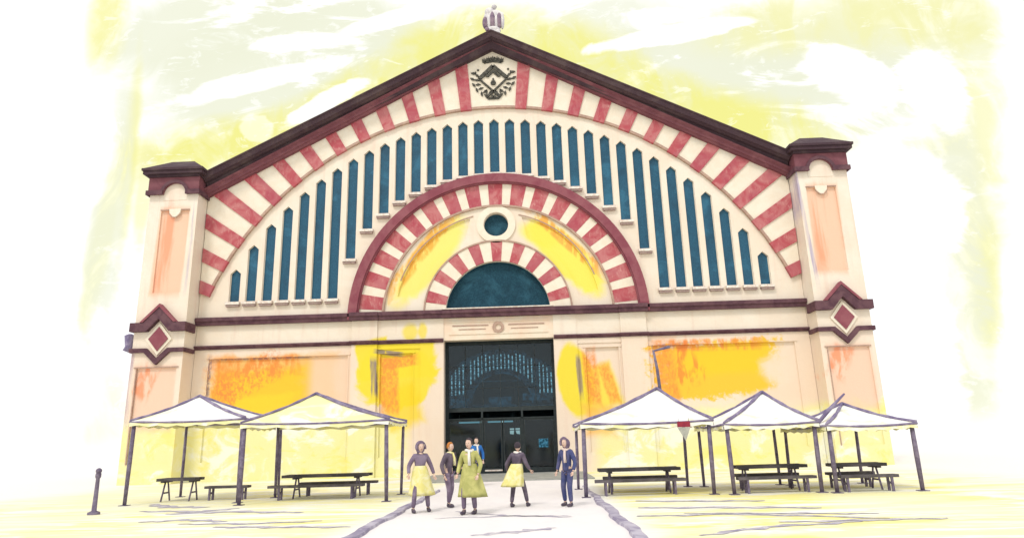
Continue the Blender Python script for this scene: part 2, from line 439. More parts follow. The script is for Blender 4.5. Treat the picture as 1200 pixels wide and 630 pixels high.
# window table
BOT = {0: 16.93, 1: 16.87, 2: 16.76, 3: 16.56, 4: 16.27, 5: 15.86, 6: 15.37, 7: 14.62, 8: 13.72, 9: 11.97}
wins = []
for k in range(-16, 17):
    x = .937 * k
    top = ZC + math.sqrt(17.02 ** 2 - x * x)
    if abs(k) == 16: top += .12
    wins.append((k, x, BOT.get(abs(k), 9.68), top))
HW = .30
holes = []
for k, x, b, t in wins: holes.append([(x - HW, b), (x + HW, b), (x + HW, t - .27), (x, t), (x - HW, t - .27)])
holes.append(arc(0, 13.76, .70, 0, 2 * PI, 36)[:-1])
holes.append(arc(0, AZ + .02, 2.93, -PI / 2, PI / 2, 40))
PAN = [(-16.1, -8.35, 1.0, 6.5), (8.35, 16.1, 1.0, 6.5), (-6.55, -4.75, 1.0, 6.5), (4.75, 6.55, 1.0, 6.5)]
for a, b, c_, d in PAN: holes.append([(a, c_), (b, c_), (b, d), (a, d)])
def bay(sg):
    o = [(sg * r * math.sin(t), AZ + r * math.cos(t)) for r, t in [(5.75, math.radians(q)) for q in range(15, 82, 4)]]
    i = [(sg * r * math.sin(t), AZ + r * math.cos(t)) for r, t in [(4.62, math.radians(q)) for q in range(79, 22, -4)]]
    return o + i
holes += [bay(-1), bay(1)]
outer = [(-WX, 0), (-3.03, 0), (-3.03, 7.12), (3.03, 7.12), (3.03, 0), (WX, 0), (WX, gz(WX)), (0, GA), (-WX, gz(WX))]
plate('facade_wall', outer, holes, 0, .55, M['plaster'], hall)
# recessed panels behind the openings
for a, b, c_, d in PAN:
    mb = MB(); mb.box(a - .05, b + .05, .10, .22, c_ - .05, d + .05); mb.build('wall_panel', M['plaster'], hall)
for sg in (-1, 1):
    mb = MB(); mb.ring(0, AZ, 4.5, 5.85, sg * math.radians(12), sg * math.radians(85), 24, .10, .22); mb.build('arched_panel', M['plaster'], hall)
# door-side strips and blocks
for sg in (-1, 1):
    for a, b, y in ((6.72, 8.15, -.14), (3.03, 4.32, -.09)):
        x0, x1 = sorted((sg * a, sg * b))
        mb = MB(); mb.box(x0, x1, y, -.002, 0, 8.36); mb.build('pilaster_strip', M['plaster'], hall)
    x0, x1 = sorted((sg * 4.32, sg * 6.72))
    mb = MB(); mb.box(x0, x1, -.05, -.002, 6.74, 8.36); mb.build('frieze_block', M['plaster'], hall)
    # thin frames round the recessed panels
    for a, b in ((8.35, 16.1), (4.75, 6.55)):
        x0, x1 = sorted((sg * a, sg * b)); mb = MB()
        mb.box(x0 - .14, x1 + .14, -.045, -.001, 6.503, 6.56); mb.box(x0 - .07, x0 - .003, -.02, -.001, 1.0, 6.50); mb.box(x1 + .003, x1 + .07, -.02, -.001, 1.0, 6.50)
        mb.build('panel_frame', M['plaster'], hall)
# blue windows with sills
for k, x, b, t in wins:
    mb = MB(); w = HW + .02
    fr = .025
    for sx in (-1, 1):
        mb.box(x + sx * HW - (fr if sx > 0 else 0), x + sx * HW + (fr if sx < 0 else 0), .10, .20, b, t - .28)
    wf = mb.build('window', M['cream'], hall)
    mb = MB(); mb.prism([(x - w, b - .02), (x + w, b - .02), (x + w, t - .26), (x, t + .02), (x - w, t - .26)], .16, .20)
    mb.build('pane', M['blue'], wf)
    mb = MB(); mb.box(x - .40, x + .40, -.22, .18, b - .15, b - .003, 0); mb.box(x - .36, x + .36, -.17, -.001, b - .27, b - .153, 1)  # pale sill, then a darker block as its painted shadow
    mb.build('sill', [M['sill'], M['sillshade']], wf)
# gable arch: striped band clipped by the cornice and the piers
mb = MB(); st = math.radians(5.14); half = math.radians(1.08)
reds = [math.radians(5.35) + st * i for i in range(13)]
def vous(a0, a1, y, mi, drop=0):
    r0 = RI - drop
    p = arc(0, ZC, r0, a0, a1, 3) + [(34 * math.sin(a1), ZC + 34 * math.cos(a1)), (34 * math.sin(a0), ZC + 34 * math.cos(a0))]
    p = clip(p, GS, 1, GA - .01); p = clip(p, -GS, 1, GA - .01); p = clip(p, 1, 0, WX - .02); p = clip(p, -1, 0, WX - .02)
    if len(p) > 2: mb.prism(p, y, -.001, mi)
for sg in (-1, 1):
    for i, a in enumerate(reds):
        vous(*sorted((sg * (a - half), sg * (a + half))), -.20, 1, .16)
        if i < 12: vous(*sorted((sg * (a + half), sg * (a + st - half))), -.13, 0)
vous(-(reds[0] - half), reds[0] - half, -.13, 0)
mb.build('gable_arch_band', [M['cream'], M['red']], hall)
mb = MB(); amax = reds[-1] + half
mb.ring(0, ZC, RI - .14, RI - .001, -amax, amax, 80, -.17, -.001); mb.build('arch_trim', M['trim'], hall)
# raking cornice: profile (vertical offset, y) swept over the gable
def sweep(prof, xe, mat, name, base=GA, slope=GS):
    mb = MB(); n = len(prof); vs = []
    for x in (-xe, 0, xe):
        for dz, y in prof: vs.append((x, y, base - slope * abs(x) + dz))
    fs = [(i * n + j, i * n + (j + 1) % n, (i + 1) * n + (j + 1) % n, (i + 1) * n + j) for i in range(2) for j in range(n)]
    fs += [tuple(range(n)), tuple(range(3 * n - 1, 2 * n - 1, -1))]
    mb.add(vs, fs); return mb.build(name, mat, hall)
sweep([(.0, .3), (.0, -.36), (.10, -.42), (.13, -.52), (.25, -.56), (.36, -.70), (.42, -.74), (.42, .3)], WX + .1, M['maroon'], 'lower_cornice', 24.98, .535)
sweep([(-.40, .32), (-.40, -.5), (-.02, -.66), (.0, -.84), (.06, -.92), (.10, -1.04), (.36, -1.12), (.40, -1.18), (.47, -1.18), (.49, -1.10), (.49, .32)], WX - .1, M['slate'], 'upper_cornice', 25.33, .512)
# roof slopes behind the gable, side walls
for sg in (-1, 1):
    mb = MB()
    z0, z1 = 25.6, 25.6 - .512 * 20.4
    p = [(0, .35, z0), (sg * 20.4, .35, z1), (sg * 20.4, 62, z1), (0, 62, z0)]
    mb.add(p + [(x, y, z - .25) for x, y, z in p], [(0, 1, 2, 3), (7, 6, 5, 4), (0, 4, 5, 1), (1, 5, 6, 2), (2, 6, 7, 3), (3, 7, 4, 0)])
    mb.build('roof', M['roof'], hall)
    mb = MB(); mb.box(min(sg * 19.1, sg * 19.6), max(sg * 19.1, sg * 19.6), 1.2, 61, 0, 14.7); mb.build('side_wall', M['plaster'], hall)
mb = MB(); mb.prism([(-19.0, 0), (19.0, 0), (19.0, 14.6), (0, 24.6), (-19.0, 14.6)], 60.4, 61); mb.build('rear_wall', M['plaster'], hall)
# string courses
def strip(segs, z0, z1, mat, name, lip=.07):
    mb = MB()
    for x0, x1, y in segs:
        zm = z0 + (z1 - z0) * .45
        pr = [(y + .10, z0), (y + .07, zm), (y, zm + .02), (y, z1 - .04), (y + .05, z1), (.0, z1), (.0, z0)]
        vs = [(x, py, pz) for x in (x0, x1) for py, pz in pr]; n = len(pr)
        mb.add(vs, [(j, (j + 1) % n, n + (j + 1) % n, n + j) for j in range(n)] + [tuple(range(n)), tuple(range(2 * n - 1, n - 1, -1))])
    return mb.build(name, mat, hall)
strip([(-WX, -8.25, -.34), (-8.25, -6.65, -.50), (-6.65, 6.65, -.42), (6.65, 8.25, -.50), (8.25, WX, -.34)], 8.37, 8.80, M['string'], 'string_course')
strip([(-WX, -8.25, -.18), (-8.25, -6.65, -.30), (-6.65, -4.32, -.20), (-4.32, -3.04, -.24), (3.04, 4.32, -.24), (4.32, 6.65, -.20), (6.65, 8.25, -.30), (8.25, WX, -.18)], 7.02, 7.24, M['string'], 'lower_string_course')
# frieze over the door, with scrolled lines and a roundel
mb = MB(); mb.box(-3.03, 3.03, -.05, -.001, 7.125, 8.36, 0)
mb.box(-2.75, 2.75, -.09, -.051, 7.42, 7.48, 0); mb.box(-2.75, 2.75, -.09, -.051, 8.10, 8.17, 0)
for sg in (-1, 1):
    x0, x1 = sorted((sg * .55, sg * 2.55))
    mb.box(x0, x1, -.075, -.051, 7.88, 7.95, 1); mb.box(min(sg * .7, sg * 2.2), max(sg * .7, sg * 2.2), -.072, -.051, 7.68, 7.73, 1)
mb.ring(0, 7.78, .16, .32, 0, 2 * PI, 24, -.12, -.051, 1)
mb.build('door_frieze', [M['peach'], M['trim']], hall)
# big striped arch
mb = MB(); mb.ring(0, AZ - .2, 7.88, 8.38, -PI / 2, PI / 2, 64, -.34, -.001); mb.ring(0, AZ - .2, 7.80, 7.93, -PI / 2, PI / 2, 64, -.24, -.002)
mb.build('arch_moulding', M['ringp'], hall)
mb = MB(); N = 35; ins = .0
for i in range(N):
    a0 = -PI / 2 + PI * i / N; a1 = a0 + PI / N
    e = .010 * (1 if i % 2 else -1)
    mb.ring(0, AZ - .2, 6.52, 7.80, a0 - e, a1 + e, 3, -.085 if i % 2 else -.07, -.001, i % 2)
mb.build('arch_stripes', [M['cream'], M['red']], hall)
mb = MB(); mb.ring(0, AZ - .2, 6.40, 6.515, -PI / 2, PI / 2, 56, -.13, -.001); mb.build('arch_shadow_line', M['trim'], hall)  # brown ring drawing the shadow line where the inner band is recessed
for sg in (-1, 1):
    mb = MB(); mb.ring(0, AZ, 5.80, 5.86, sg * math.radians(13), sg * math.radians(70), 24, -.035, -.001); mb.build('bay_fillet', M['trim'], hall)
# oculus
mb = MB(); mb.ring(0, 13.76, .72, 1.12, 0, 2 * PI, 40, -.10, -.001); oc = mb.build('round_window', M['cream'], hall)
mb = MB(); mb.prism(arc(0, 13.76, .78, 0, 2 * PI, 36)[:-1], .26, .30); mb.build('pane', M['teal'], oc)
# small striped arch and lunette
mb = MB(); N = 19
for i in range(N):
    a0 = -PI / 2 + PI * i / N; a1 = a0 + PI / N
    mb.ring(0, AZ + .02, 2.935, 4.08, a0, a1, 4, -.10 if i % 2 else -.08, -.001, i % 2)
mb.build('small_arch_stripes', [M['cream'], M['red']], hall)
mb = MB(); mb.ring(0, AZ + .02, 4.085, 4.17, -PI / 2, PI / 2, 44, -.13, -.001); mb.build('small_arch_fillet', M['trim'], hall)
mb = MB()
mb.ring(0, AZ + .02, 2.86, 2.93, -PI / 2, PI / 2, 40, .22, .30)
lu = mb.build('lunette_window', M['teal'], hall)
mb = MB(); mb.prism(arc(0, AZ, 2.99, -PI / 2, PI / 2, 40), .30, .34); mb.build('pane', M['teal'], lu)
mb = MB(); mb.box(-3.1, 3.1, -.45, .25, 8.803, 8.86); mb.build('lunette_sill', M['sill'], hall)

# corner piers
PI0, PO, PC, PY = 16.97, 19.78, 18.36, -1.2
for sg in (-1, 1):
    def sx(a, b): return tuple(sorted((sg * a, sg * b)))
    X0, X1 = sx(PI0, PO)
    rect = lambda a, b, c_, d: [(a, c_), (b, c_), (b, d), (a, d)]
    up = sx(17.40, 19.02) if sg > 0 else sx(17.40, 19.02)
    lo = sx(17.25, 19.45)
    pier = plate('corner_pier', [(X0, 0), (X1, 0), (X1, 16.0), (X0, 16.0)], [rect(*up, 10.1, 14.85), rect(*lo, 1.0, 5.95)], PY, PY + .3, M['plaster'], hall)
    mb = MB(); mb.box(X0, X1, PY + .302, 1.2, 0, 16.0); mb.build('pier_core', M['plaster'], pier)
    mb = MB(); mb.box(up[0] - .02, up[1] + .02, PY + .08, PY + .29, 10.08, 14.87); mb.build('pier_panel', M['plaster'], pier)
    mb = MB(); mb.box(lo[0] - .02, lo[1] + .02, PY + .08, PY + .29, .98, 5.97); mb.build('pier_panel', M['plaster'], pier)
    # keystone drop and little dashes at the head of the panels
    uc = (up[0] + up[1]) / 2
    mb = MB(); mb.prism([(uc - .34, 14.96), (uc + .34, 14.96), (uc + .30, 14.72), (uc + .12, 14.52), (uc, 14.45), (uc - .12, 14.52), (uc - .30, 14.72)], PY - .06, PY + .05, 0)
    mb.ring(uc, 14.78, .30, .345, math.radians(100), math.radians(260), 12, PY - .075, PY - .0605, 1)
    mb.box(up[0] - .02, uc - .36, PY - .07, PY - .001, 14.88, 14.94, 1); mb.box(uc + .36, up[1] + .02, PY - .07, PY - .001, 14.88, 14.94, 1)
    mb.build('panel_keystone', [M['cream'], M['trim']], pier)
    lc = (lo[0] + lo[1]) / 2
    mb = MB(); mb.box(lo[0] - .1, lo[1] + .1, PY - .06, PY - .001, 5.97, 6.03); mb.box(lo[0] - .0, lo[0] + .05, PY - .03, PY + .06, 1.0, 5.95)
    mb.build('panel_frame', M['trim'], pier)
    # cap
    x0, x1 = sx(16.75, 20.0)
    c0, c1 = x0 - .02, x1 + .02
    ncx = sg * 18.30
    notch = [(ncx + .66 * math.cos(t), 15.84 + .66 * math.sin(t)) for t in [PI - PI * i / 16 for i in range(17)]]
    mb = MB(); mb.prism([(ncx - .68, 15.5), (ncx + .68, 15.5)] + [(ncx + .68 * math.cos(t), 15.84 + .68 * math.sin(t)) for t in [PI * i / 16 for i in range(17)]], PY - .02, PY - .0015); mb.build('cap_lunette', M['plaster'], pier)
    mb0 = plate('cap_frieze', [(X0 - .06, 15.84)] + notch + [(X1 + .06, 15.84), (X1 + .06, 16.85), (X0 - .06, 16.85)], [], PY - .16, PY - .022, M['maroon'], pier)
    mb = MB()
    for a, b in ((X0 - .14, ncx - .66), (ncx + .66, X1 + .14)): mb.box(a, b, PY - .26, PY - .163, 15.80, 16.06)
    mb.ring(ncx, 15.84, .66, .84, -PI / 2 + .28, PI / 2 - .28, 18, PY - .22, PY - .163)
    for a, b in ((X0 - .14, X0 - .063), (X1 + .063, X1 + .14)): mb.box(a, b, PY - .16, 1.2, 15.80, 16.06)
    mb.build('cap_moulding', M['string'], pier)
    mb = MB(); mb.box(X0 - .05, X1 + .05, PY + .002, 1.25, 16.003, 16.85); mb.build('cap_body', M['maroon'], pier)
    mb = MB()
    mb.box(X0 - .12, X1 + .12, PY - .28, 1.30, 16.853, 16.98); mb.box(X0 - .30, X1 + .30, PY - .46, 1.45, 16.983, 17.18); mb.box(X0 - .36, X1 + .36, PY - .54, 1.5, 17.183, 17.32)
    a = [(X0 - .32, PY - .5, 17.323), (X1 + .32, PY - .5, 17.323), (X1 + .32, 1.45, 17.323), (X0 - .32, 1.45, 17.323)]
    b = [(X0 + .75, PY + .6, 18.15), (X1 - .75, PY + .6, 18.15), (X1 - .75, .8, 18.15), (X0 + .75, .8, 18.15)]
    mb.add(a + b, [(0, 1, 5, 4), (1, 2, 6, 5), (2, 3, 7, 6), (3, 0, 4, 7), (4, 5, 6, 7), (3, 2, 1, 0)])
    mb.build('pier_cap', M['slate'], pier)
    # string course climbing over the diamond
    c = sg * PC
    pl = [(X0 - .12, 7.92), (c - .62, 7.92), (c, 8.60), (c + .62, 7.92), (X1 + .12, 7.92), (X1 + .12, 8.40), (c + .80, 8.40), (c, 9.24), (c - .80, 8.40), (X0 - .12, 8.40)]
    plate('pier_string_course', pl, [], PY - .30, PY - .003, M['string'], pier)
    pl = [(c - .80, 8.403), (c - .66, 8.403), (c, 9.10), (c + .66, 8.403), (c + .80, 8.403), (c + .80, 8.43), (c, 9.30), (c - .80, 8.43)]
    plate('pier_hood', [(c - .84, 8.41), (c, 9.25), (c + .84, 8.41), (c + 1.0, 8.41), (c, 9.43), (c - 1.0, 8.41)], [], PY - .34, PY - .003, M['ringp'], pier)
    pl = [(X0 - .08, 6.80), (c - .70, 6.80), (c, 6.12), (c + .70, 6.80), (X1 + .08, 6.80), (X1 + .08, 7.02), (c + .58, 7.02), (c, 6.46), (c - .58, 7.02), (X0 - .08, 7.02)]
    plate('pier_lower_string', pl, [], PY - .18, PY - .003, M['string'], pier)
    xs = (X0 - .12, X0 - .002) if sg < 0 else (X1 + .002, X1 + .12)
    xi = (X1 + .002, X1 + .12) if sg < 0 else (X0 - .12, X0 - .002)
    for q in ((*xs, PY - .001, 1.2, 7.92, 8.40), (*xs, PY - .001, 1.2, 6.80, 7.02), (*xi, PY - .001, -.35, 7.92, 8.40), (*xi, PY - .001, -.2, 6.80, 7.02)):
        mb = MB(); mb.box(*q); mb.build('string_return', M['string'], pier)
    mb = MB(); dz = 7.52
    mb.prism([(c - .72, dz), (c, dz - .88), (c + .72, dz), (c, dz + .88)], PY - .08, PY - .001, 0)
    mb.prism([(c - .54, dz), (c, dz - .66), (c + .54, dz), (c, dz + .66)], PY - .13, PY - .0805, 1)
    mb.build('diamond_plaque', [M['cream'], M['ringp']], pier)

# crest
mb = MB(); Y0, Y1 = -.20, -.131
cz = 23.05
def bar(p, q, w, mi=0, y0=Y0):
    dx, dz = q[0] - p[0], q[1] - p[1]; L = math.hypot(dx, dz); nx, nz = -dz / L * w / 2, dx / L * w / 2
    mb.prism([(p[0] - nx, p[1] - nz), (q[0] - nx, q[1] - nz), (q[0] + nx, q[1] + nz), (p[0] + nx, p[1] + nz)], y0, Y1, mi)
D = .86
top, bot, lf, rt = (0.03, cz + D), (0.03, cz - D), (-D + .03, cz), (D + .03, cz)
bar(lf, top, .22, 0, -.235); bar(top, rt, .22, 0, -.235); bar(lf, (.45, cz - 1.28), .10, 0, -.235); bar(rt, (-.40, cz - 1.28), .10, 0, -.235)
mb.prism([(.03, cz + .62), (.5, cz + .16), (.34, cz + .1), (.03, cz + .4), (-.28, cz + .1), (-.44, cz + .16)], -.22, Y1)
mb.box(-.10, .16, -.22, Y1, cz - .42, cz - .16); mb.box(-.02, .08, -.22, Y1, cz - .16, cz + .02); mb.ball((.03, -.18, cz - .3), (.17, .07, .14))
for i in range(5):   # crown
    x = -.50 + .265 * i; z = cz + 1.14 + .10 * math.cos((i - 2) * .9)
    mb.prism([(x - .11, z), (x + .11, z), (x + .13, z + .26), (x + .04, z + .17), (x, z + .33), (x - .04, z + .17), (x - .13, z + .26)], Y0, Y1)
bar((-.52, cz + 1.10), (.03, cz + 1.20), .12); bar((.03, cz + 1.20), (.58, cz + 1.10), .12)
for sg in (-1, 1):   # laurel sprays
    for i in range(16):
        t = math.radians(205 - 9.2 * i + (5 if i % 2 else 0)); r = 1.10 + (.16 if i % 2 else -.10)
        x = .03 + sg * r * -math.sin(t) * -1; z = cz + r * math.cos(t) * .98 + .02
        if z > cz + .55: continue
        d = t - PI / 2 + (.5 if i % 2 else -.4)
        ax, az = sg * math.cos(d) * .17, -math.sin(d) * .17
        if i % 2: az = abs(az)
        mb.prism([(x - ax, z - az), (x - az * .45, z + ax * .45), (x + ax, z + az), (x + az * .45, z - ax * .45)], Y0 - .02 * (i % 2), Y1)
    mb.ball((sg * .92 + .03, -.17, cz + .62), (.07, .04, .07)); mb.ball((sg * 1.08 + .03, -.17, cz + .45), (.06, .04, .08))
bar((-.30, cz - 1.32), (.36, cz - 1.32), .14)
mb.build('crest', M['crest'], hall)

# finial on the apex
mb = MB(); fy = -.65; fx = .13; fz = 25.62
mb.box(fx - .40, fx + .40, fy - .42, fy + .5, fz, fz + .26, 0); mb.ball((fx - .36, fy - .45, fz + .24), (.14, .12, .13), 1)
mb.ball((fx, fy, fz + .42), (.46, .36, .24), 0)
for i, (dx, w, h, mi) in enumerate(((-.50, .20, .42, 1), (-.26, .20, .52, 0), (-.04, .20, .62, 1), (.20, .20, .52, 0), (.38, .20, .56, 1), (.56, .16, .60, 0))):
    mb.ball((fx + dx, fy - .06 * mi, fz + .62 + h * .8), (w * .85, .22, h), mi, 12, 8)
mb.ball((fx + .04, fy + .1, fz + 1.50), (.62, .26, .46), 0); mb.ball((fx - .22, fy + .05, fz + 1.78), (.30, .22, .30), 0); mb.ball((fx + .08, fy, fz + 2.10), (.17, .14, .15), 2)
mb.build('finial', [M['shell'], M['shelldark'], M['shellgrey']], hall)

# side lantern on the outer flank of the west pier, downpipe end on the other
mb = MB(); mb.tube([(-19.79, -.6, 8.0), (-20.25, -.6, 8.35), (-20.35, -.6, 8.1)], .06); mb.rings([(7.95, .10, .10, -20.35, -.6, 0), (7.85, .28, .28, -20.35, -.6, 0), (7.25, .20, .20, -20.35, -.6, 0), (7.05, .30, .26, -20.35, -.6, 0), (6.95, .05, .05, -20.35, -.6, 0)], 10)
mb.build('wall_lantern', M['piping'], hall)
mb = MB(); mb.tube([(20.02, -.3, 0), (20.02, -.3, 15.7), (19.8, -.3, 15.85)], .075, 10)
for z in (3, 6.2, 9.5, 12.6): mb.box(19.79, 20.12, -.40, -.20, z, z + .08)
mb.build('downpipe', M['piping'], hall)

# the doorway: dark lining, steel screen, glass, leaves
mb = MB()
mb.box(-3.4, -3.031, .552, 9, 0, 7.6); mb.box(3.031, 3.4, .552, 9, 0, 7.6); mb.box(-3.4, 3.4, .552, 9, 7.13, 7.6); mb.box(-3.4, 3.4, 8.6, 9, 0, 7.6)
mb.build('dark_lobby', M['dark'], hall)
mb = MB(); mb.box(-3.03, 3.03, -.0, 8.6, .004, .05); mb.build('lobby_floor', M['darkframe'], hall)
mb = MB(); yd = .95
mb.box(-3.03, -2.9, yd, yd + .12, .05, 7.12); mb.box(2.9, 3.03, yd, yd + .12, .05, 7.12)
mb.box(-2.9, 2.9, yd, yd + .12, 6.98, 7.12); mb.box(-2.9, 2.9, yd, yd + .12, 3.28, 3.52); mb.box(-2.9, 2.9, yd, yd + .12, 2.86, 2.93)
for x in (-1.05, 1.15): mb.box(x - .05, x + .05, yd, yd + .12, .05, 3.28)
for x in (-1.95, -.98, 0, .98, 1.95): mb.box(x - .015, x + .015, yd + .03, yd + .08, 3.52, 6.98)
for z in (4.55, 5.75): mb.box(-2.9, 2.9, yd + .03, yd + .08, z - .012, z + .012)
door = mb.build('entrance_door', M['darkframe'], hall)
mb = MB(); mb.box(-2.9, 2.9, yd + .085, yd + .10, 3.53, 6.97); mb.build('transom_pane', M['glass'], door)
for a, b in ((-2.9, -1.11), (-.99, .05), (.08, 1.09), (1.21, 2.9)):
    mb = MB(); mb.box(a + .02, b - .02, yd + .06, yd + .075, .30, 2.85, 0)
    mb.box(a + .01, a + .08, yd + .04, yd + .10, .06, 2.86, 1); mb.box(b - .08, b - .01, yd + .04, yd + .10, .06, 2.86, 1)
    mb.box(a + .08, b - .08, yd + .04, yd + .10, .06, .28, 1); mb.box(a + .08, b - .08, yd + .04, yd + .10, 2.76, 2.86, 1)
    mb.build('door_leaf', [M['glass'], M['darkframe']], door)
mb = MB(); mb.box(-.93, .02, yd + .01, yd + .039, .12, .20); mb.build('kick_plate', M['sill'], door)
# glowing arch added behind the transom, standing in for a reflection in its glass
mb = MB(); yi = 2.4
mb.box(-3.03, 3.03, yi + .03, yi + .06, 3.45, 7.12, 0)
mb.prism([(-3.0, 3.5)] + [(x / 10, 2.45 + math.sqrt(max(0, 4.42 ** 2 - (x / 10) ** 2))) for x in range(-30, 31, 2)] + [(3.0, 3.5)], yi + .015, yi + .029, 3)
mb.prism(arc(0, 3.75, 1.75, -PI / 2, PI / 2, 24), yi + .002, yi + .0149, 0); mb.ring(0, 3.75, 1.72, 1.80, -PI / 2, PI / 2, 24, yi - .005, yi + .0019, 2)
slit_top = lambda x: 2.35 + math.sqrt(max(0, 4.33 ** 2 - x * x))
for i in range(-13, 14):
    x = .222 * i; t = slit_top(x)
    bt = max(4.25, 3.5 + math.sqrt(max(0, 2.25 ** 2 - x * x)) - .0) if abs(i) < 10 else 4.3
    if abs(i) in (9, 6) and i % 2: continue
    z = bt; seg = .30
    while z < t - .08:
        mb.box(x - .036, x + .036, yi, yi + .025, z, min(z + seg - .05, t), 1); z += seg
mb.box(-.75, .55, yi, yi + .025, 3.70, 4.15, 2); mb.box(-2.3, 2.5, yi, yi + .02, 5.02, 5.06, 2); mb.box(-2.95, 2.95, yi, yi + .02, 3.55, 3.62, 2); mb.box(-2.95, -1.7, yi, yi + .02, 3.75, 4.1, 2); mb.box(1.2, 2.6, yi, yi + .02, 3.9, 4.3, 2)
mb.build('transom_reflection', [M['dark'], M['slit'], M['glow'], M['haze']], hall)

# lamps and sign in the lobby
for x0, x1, lb in ((-2.42, -1.15, 'shorter pale tube lamp glowing inside the dark doorway'), (-.80, .62, 'longer pale tube lamp glowing inside the dark doorway')):
    t = thing('tube_lamp', lb, 'lamp', ((x0 + x1) / 2, 1.9, 2.74), 'tube lamps inside the doorway'); L = (x1 - x0) / 2
    mb = MB(); mb.tube([(-L, 0, 0), (L, 0, 0)], .045, 8); mb.build('tube', M['tube'], t)
    mb = MB(); mb.box(-L - .05, L + .05, -.05, .05, .048, .10); mb.box(-L, -L + .03, -.02, .02, .1, .45); mb.box(L - .03, L, -.02, .02, .1, .45); mb.build('housing', M['darkframe'], t)
t = thing('panel_lamp', 'small square lamp of four panes hanging inside the dark doorway', 'lamp', (.72, 2.0, 2.02))
mb = MB()
for x in (-.29, .03):
    mb.box(x, x + .24, -.02, .0, .26, .34); mb.prism([(x, .22), (x + .24, .22), (x + (.20 if x < 0 else .24), .0), (x + (.0 if x < 0 else .06), .04)], -.02, 0)
mb.build('light_panes', M['lamp'], t)
mb = MB(); mb.box(-.33, .31, .002, .05, -.05, .40); mb.tube([(0, .03, .4), (0, .03, 5.05)], .012, 6); mb.build('housing', M['darkframe'], t)
t = thing('notice_board', 'small backlit blue notice on the right door leaf', 'sign', (2.28, .93, 1.52))
mb = MB(); mb.box(-.26, .26, -.03, -.002, -.23, .23); mb.build('blue_face', M['signblue'], t)
mb = MB(); mb.box(-.30, .30, -.001, .05, -.27, .27); mb.build('frame', M['darkframe'], t)

# ------------------------------------------------------------------ ground
def sheet(name, x0, x1, y0, y1, z, mat, nx=1):
    mb = MB(); mb.add([(x0, y0, z), (x1, y0, z), (x1, y1, z), (x0, y1, z)], [(0, 1, 2, 3)]); return struct(mb.build(name, mat))
sheet('plaza', -2500, 2500, -2500, 2500, 0, M['ground'])
sheet('path', -1.75, 3.45, -40, -6.6, .004, M['path'])
mb = MB(); mb.box(-3.6, 4.3, -6.6, -.36, -.02, .06); struct(mb.build('door_step', M['apron']))
def wavy(name, pts, w, mat, z=.008, amp=.05, n=26, taper=True):
    """hand-laid line on the paving through pts"""
    mb = MB(); P = []
    for i in range(n + 1):
        t = i / n * (len(pts) - 1); k = min(int(t), len(pts) - 2); f = t - k
        x = pts[k][0] + (pts[k + 1][0] - pts[k][0]) * f; y = pts[k][1] + (pts[k + 1][1] - pts[k][1]) * f
        P.append(Vector((x, y)))
    ph = random.random() * 6; vs = []
    for i, p in enumerate(P):
        d = (P[min(i + 1, n)] - P[max(i - 1, 0)]).normalized(); q = Vector((-d.y, d.x))
        p = p + q * amp * (math.sin(ph + i * .7) + .6 * math.sin(ph * 2 + i * 1.7))
        e = math.sin(PI * min(1, (i + .6) / (n + 1.2))) ** .35 if taper else 1
        ww = w * (.75 + .25 * math.sin(ph + i * 1.1)) * e / 2
        vs += [(p.x - q.x * ww, p.y - q.y * ww, z), (p.x + q.x * ww, p.y + q.y * ww, z)]
    mb.add(vs, [(2 * i, 2 * i + 2, 2 * i + 3, 2 * i + 1) for i in range(n)])
    return struct(mb.build(name, mat))
for x, y0, y1 in ((-1.72, -27, -11.5), (3.46, -27, -11.3)):
    mb = MB(); n = 30; vs = []
    for i in range(n + 1):
        f = i / n; y = y1 + (y0 - y1) * f; w_ = .05 + .07 * min(1, f * 2.5); j = .04 * math.sin(i * .9) + .02 * math.sin(i * 2.3)
        vs += [(x - w_ + j, y, .0), (x - w_ + j + .02, y, .06), (x + w_ + j - .02, y, .06), (x + w_ + j, y, .0)]
    mb.add(vs, [(4 * i + k, 4 * i + k + 1, 4 * i + k + 5, 4 * i + k + 4) for i in range(n) for k in range(3)] + [(0, 1, 2, 3), (4 * n + 3, 4 * n + 2, 4 * n + 1, 4 * n)])
    struct(mb.build('kerb', M['kerb']))
for pts, w in (([(-5.4, -21.0), (-3.9, -21.3), (-2.2, -21.6)], .20), ([(-10.6, -14.2), (-9.4, -15.4), (-8.0, -15.8)], .34), ([(-8.3, -17.6), (-6.6, -17.4), (-4.4, -18.2)], .30),
               ([(-7.9, -19.6), (-6.9, -19.3), (-5.6, -19.9)], .22), ([(-9.6, -16.6), (-7.6, -17.1), (-6.8, -16.4)], .28), ([(-6.6, -20.2), (-4.8, -20.5), (-3.2, -20.3)], .16),
               ([(3.9, -21.0), (6.0, -21.0), (8.6, -22.4)], .18), ([(4.5, -24.1), (6.0, -23.2), (7.9, -22.8)], .16), ([(4.2, -19.2), (6.2, -19.6), (8.2, -20.2)], .26), ([(5.0, -20.6), (8.8, -21.6)], .14), ([(6.4, -22.6), (9.6, -22.6)], .16),
               ([(-.3, -19.0), (1.0, -20.2), (2.5, -20.8)], .14), ([(.5, -23.4), (1.4, -23.0), (2.1, -22.6)], .20), ([(-.6, -20.4), (1.2, -20.3), (2.5, -20.6)], .10),
               ([(4.4, -17.4), (6.2, -17.9), (7.6, -18.2)], .22)):
    wavy('pavement_line', pts, w * 1.8, M['line'])

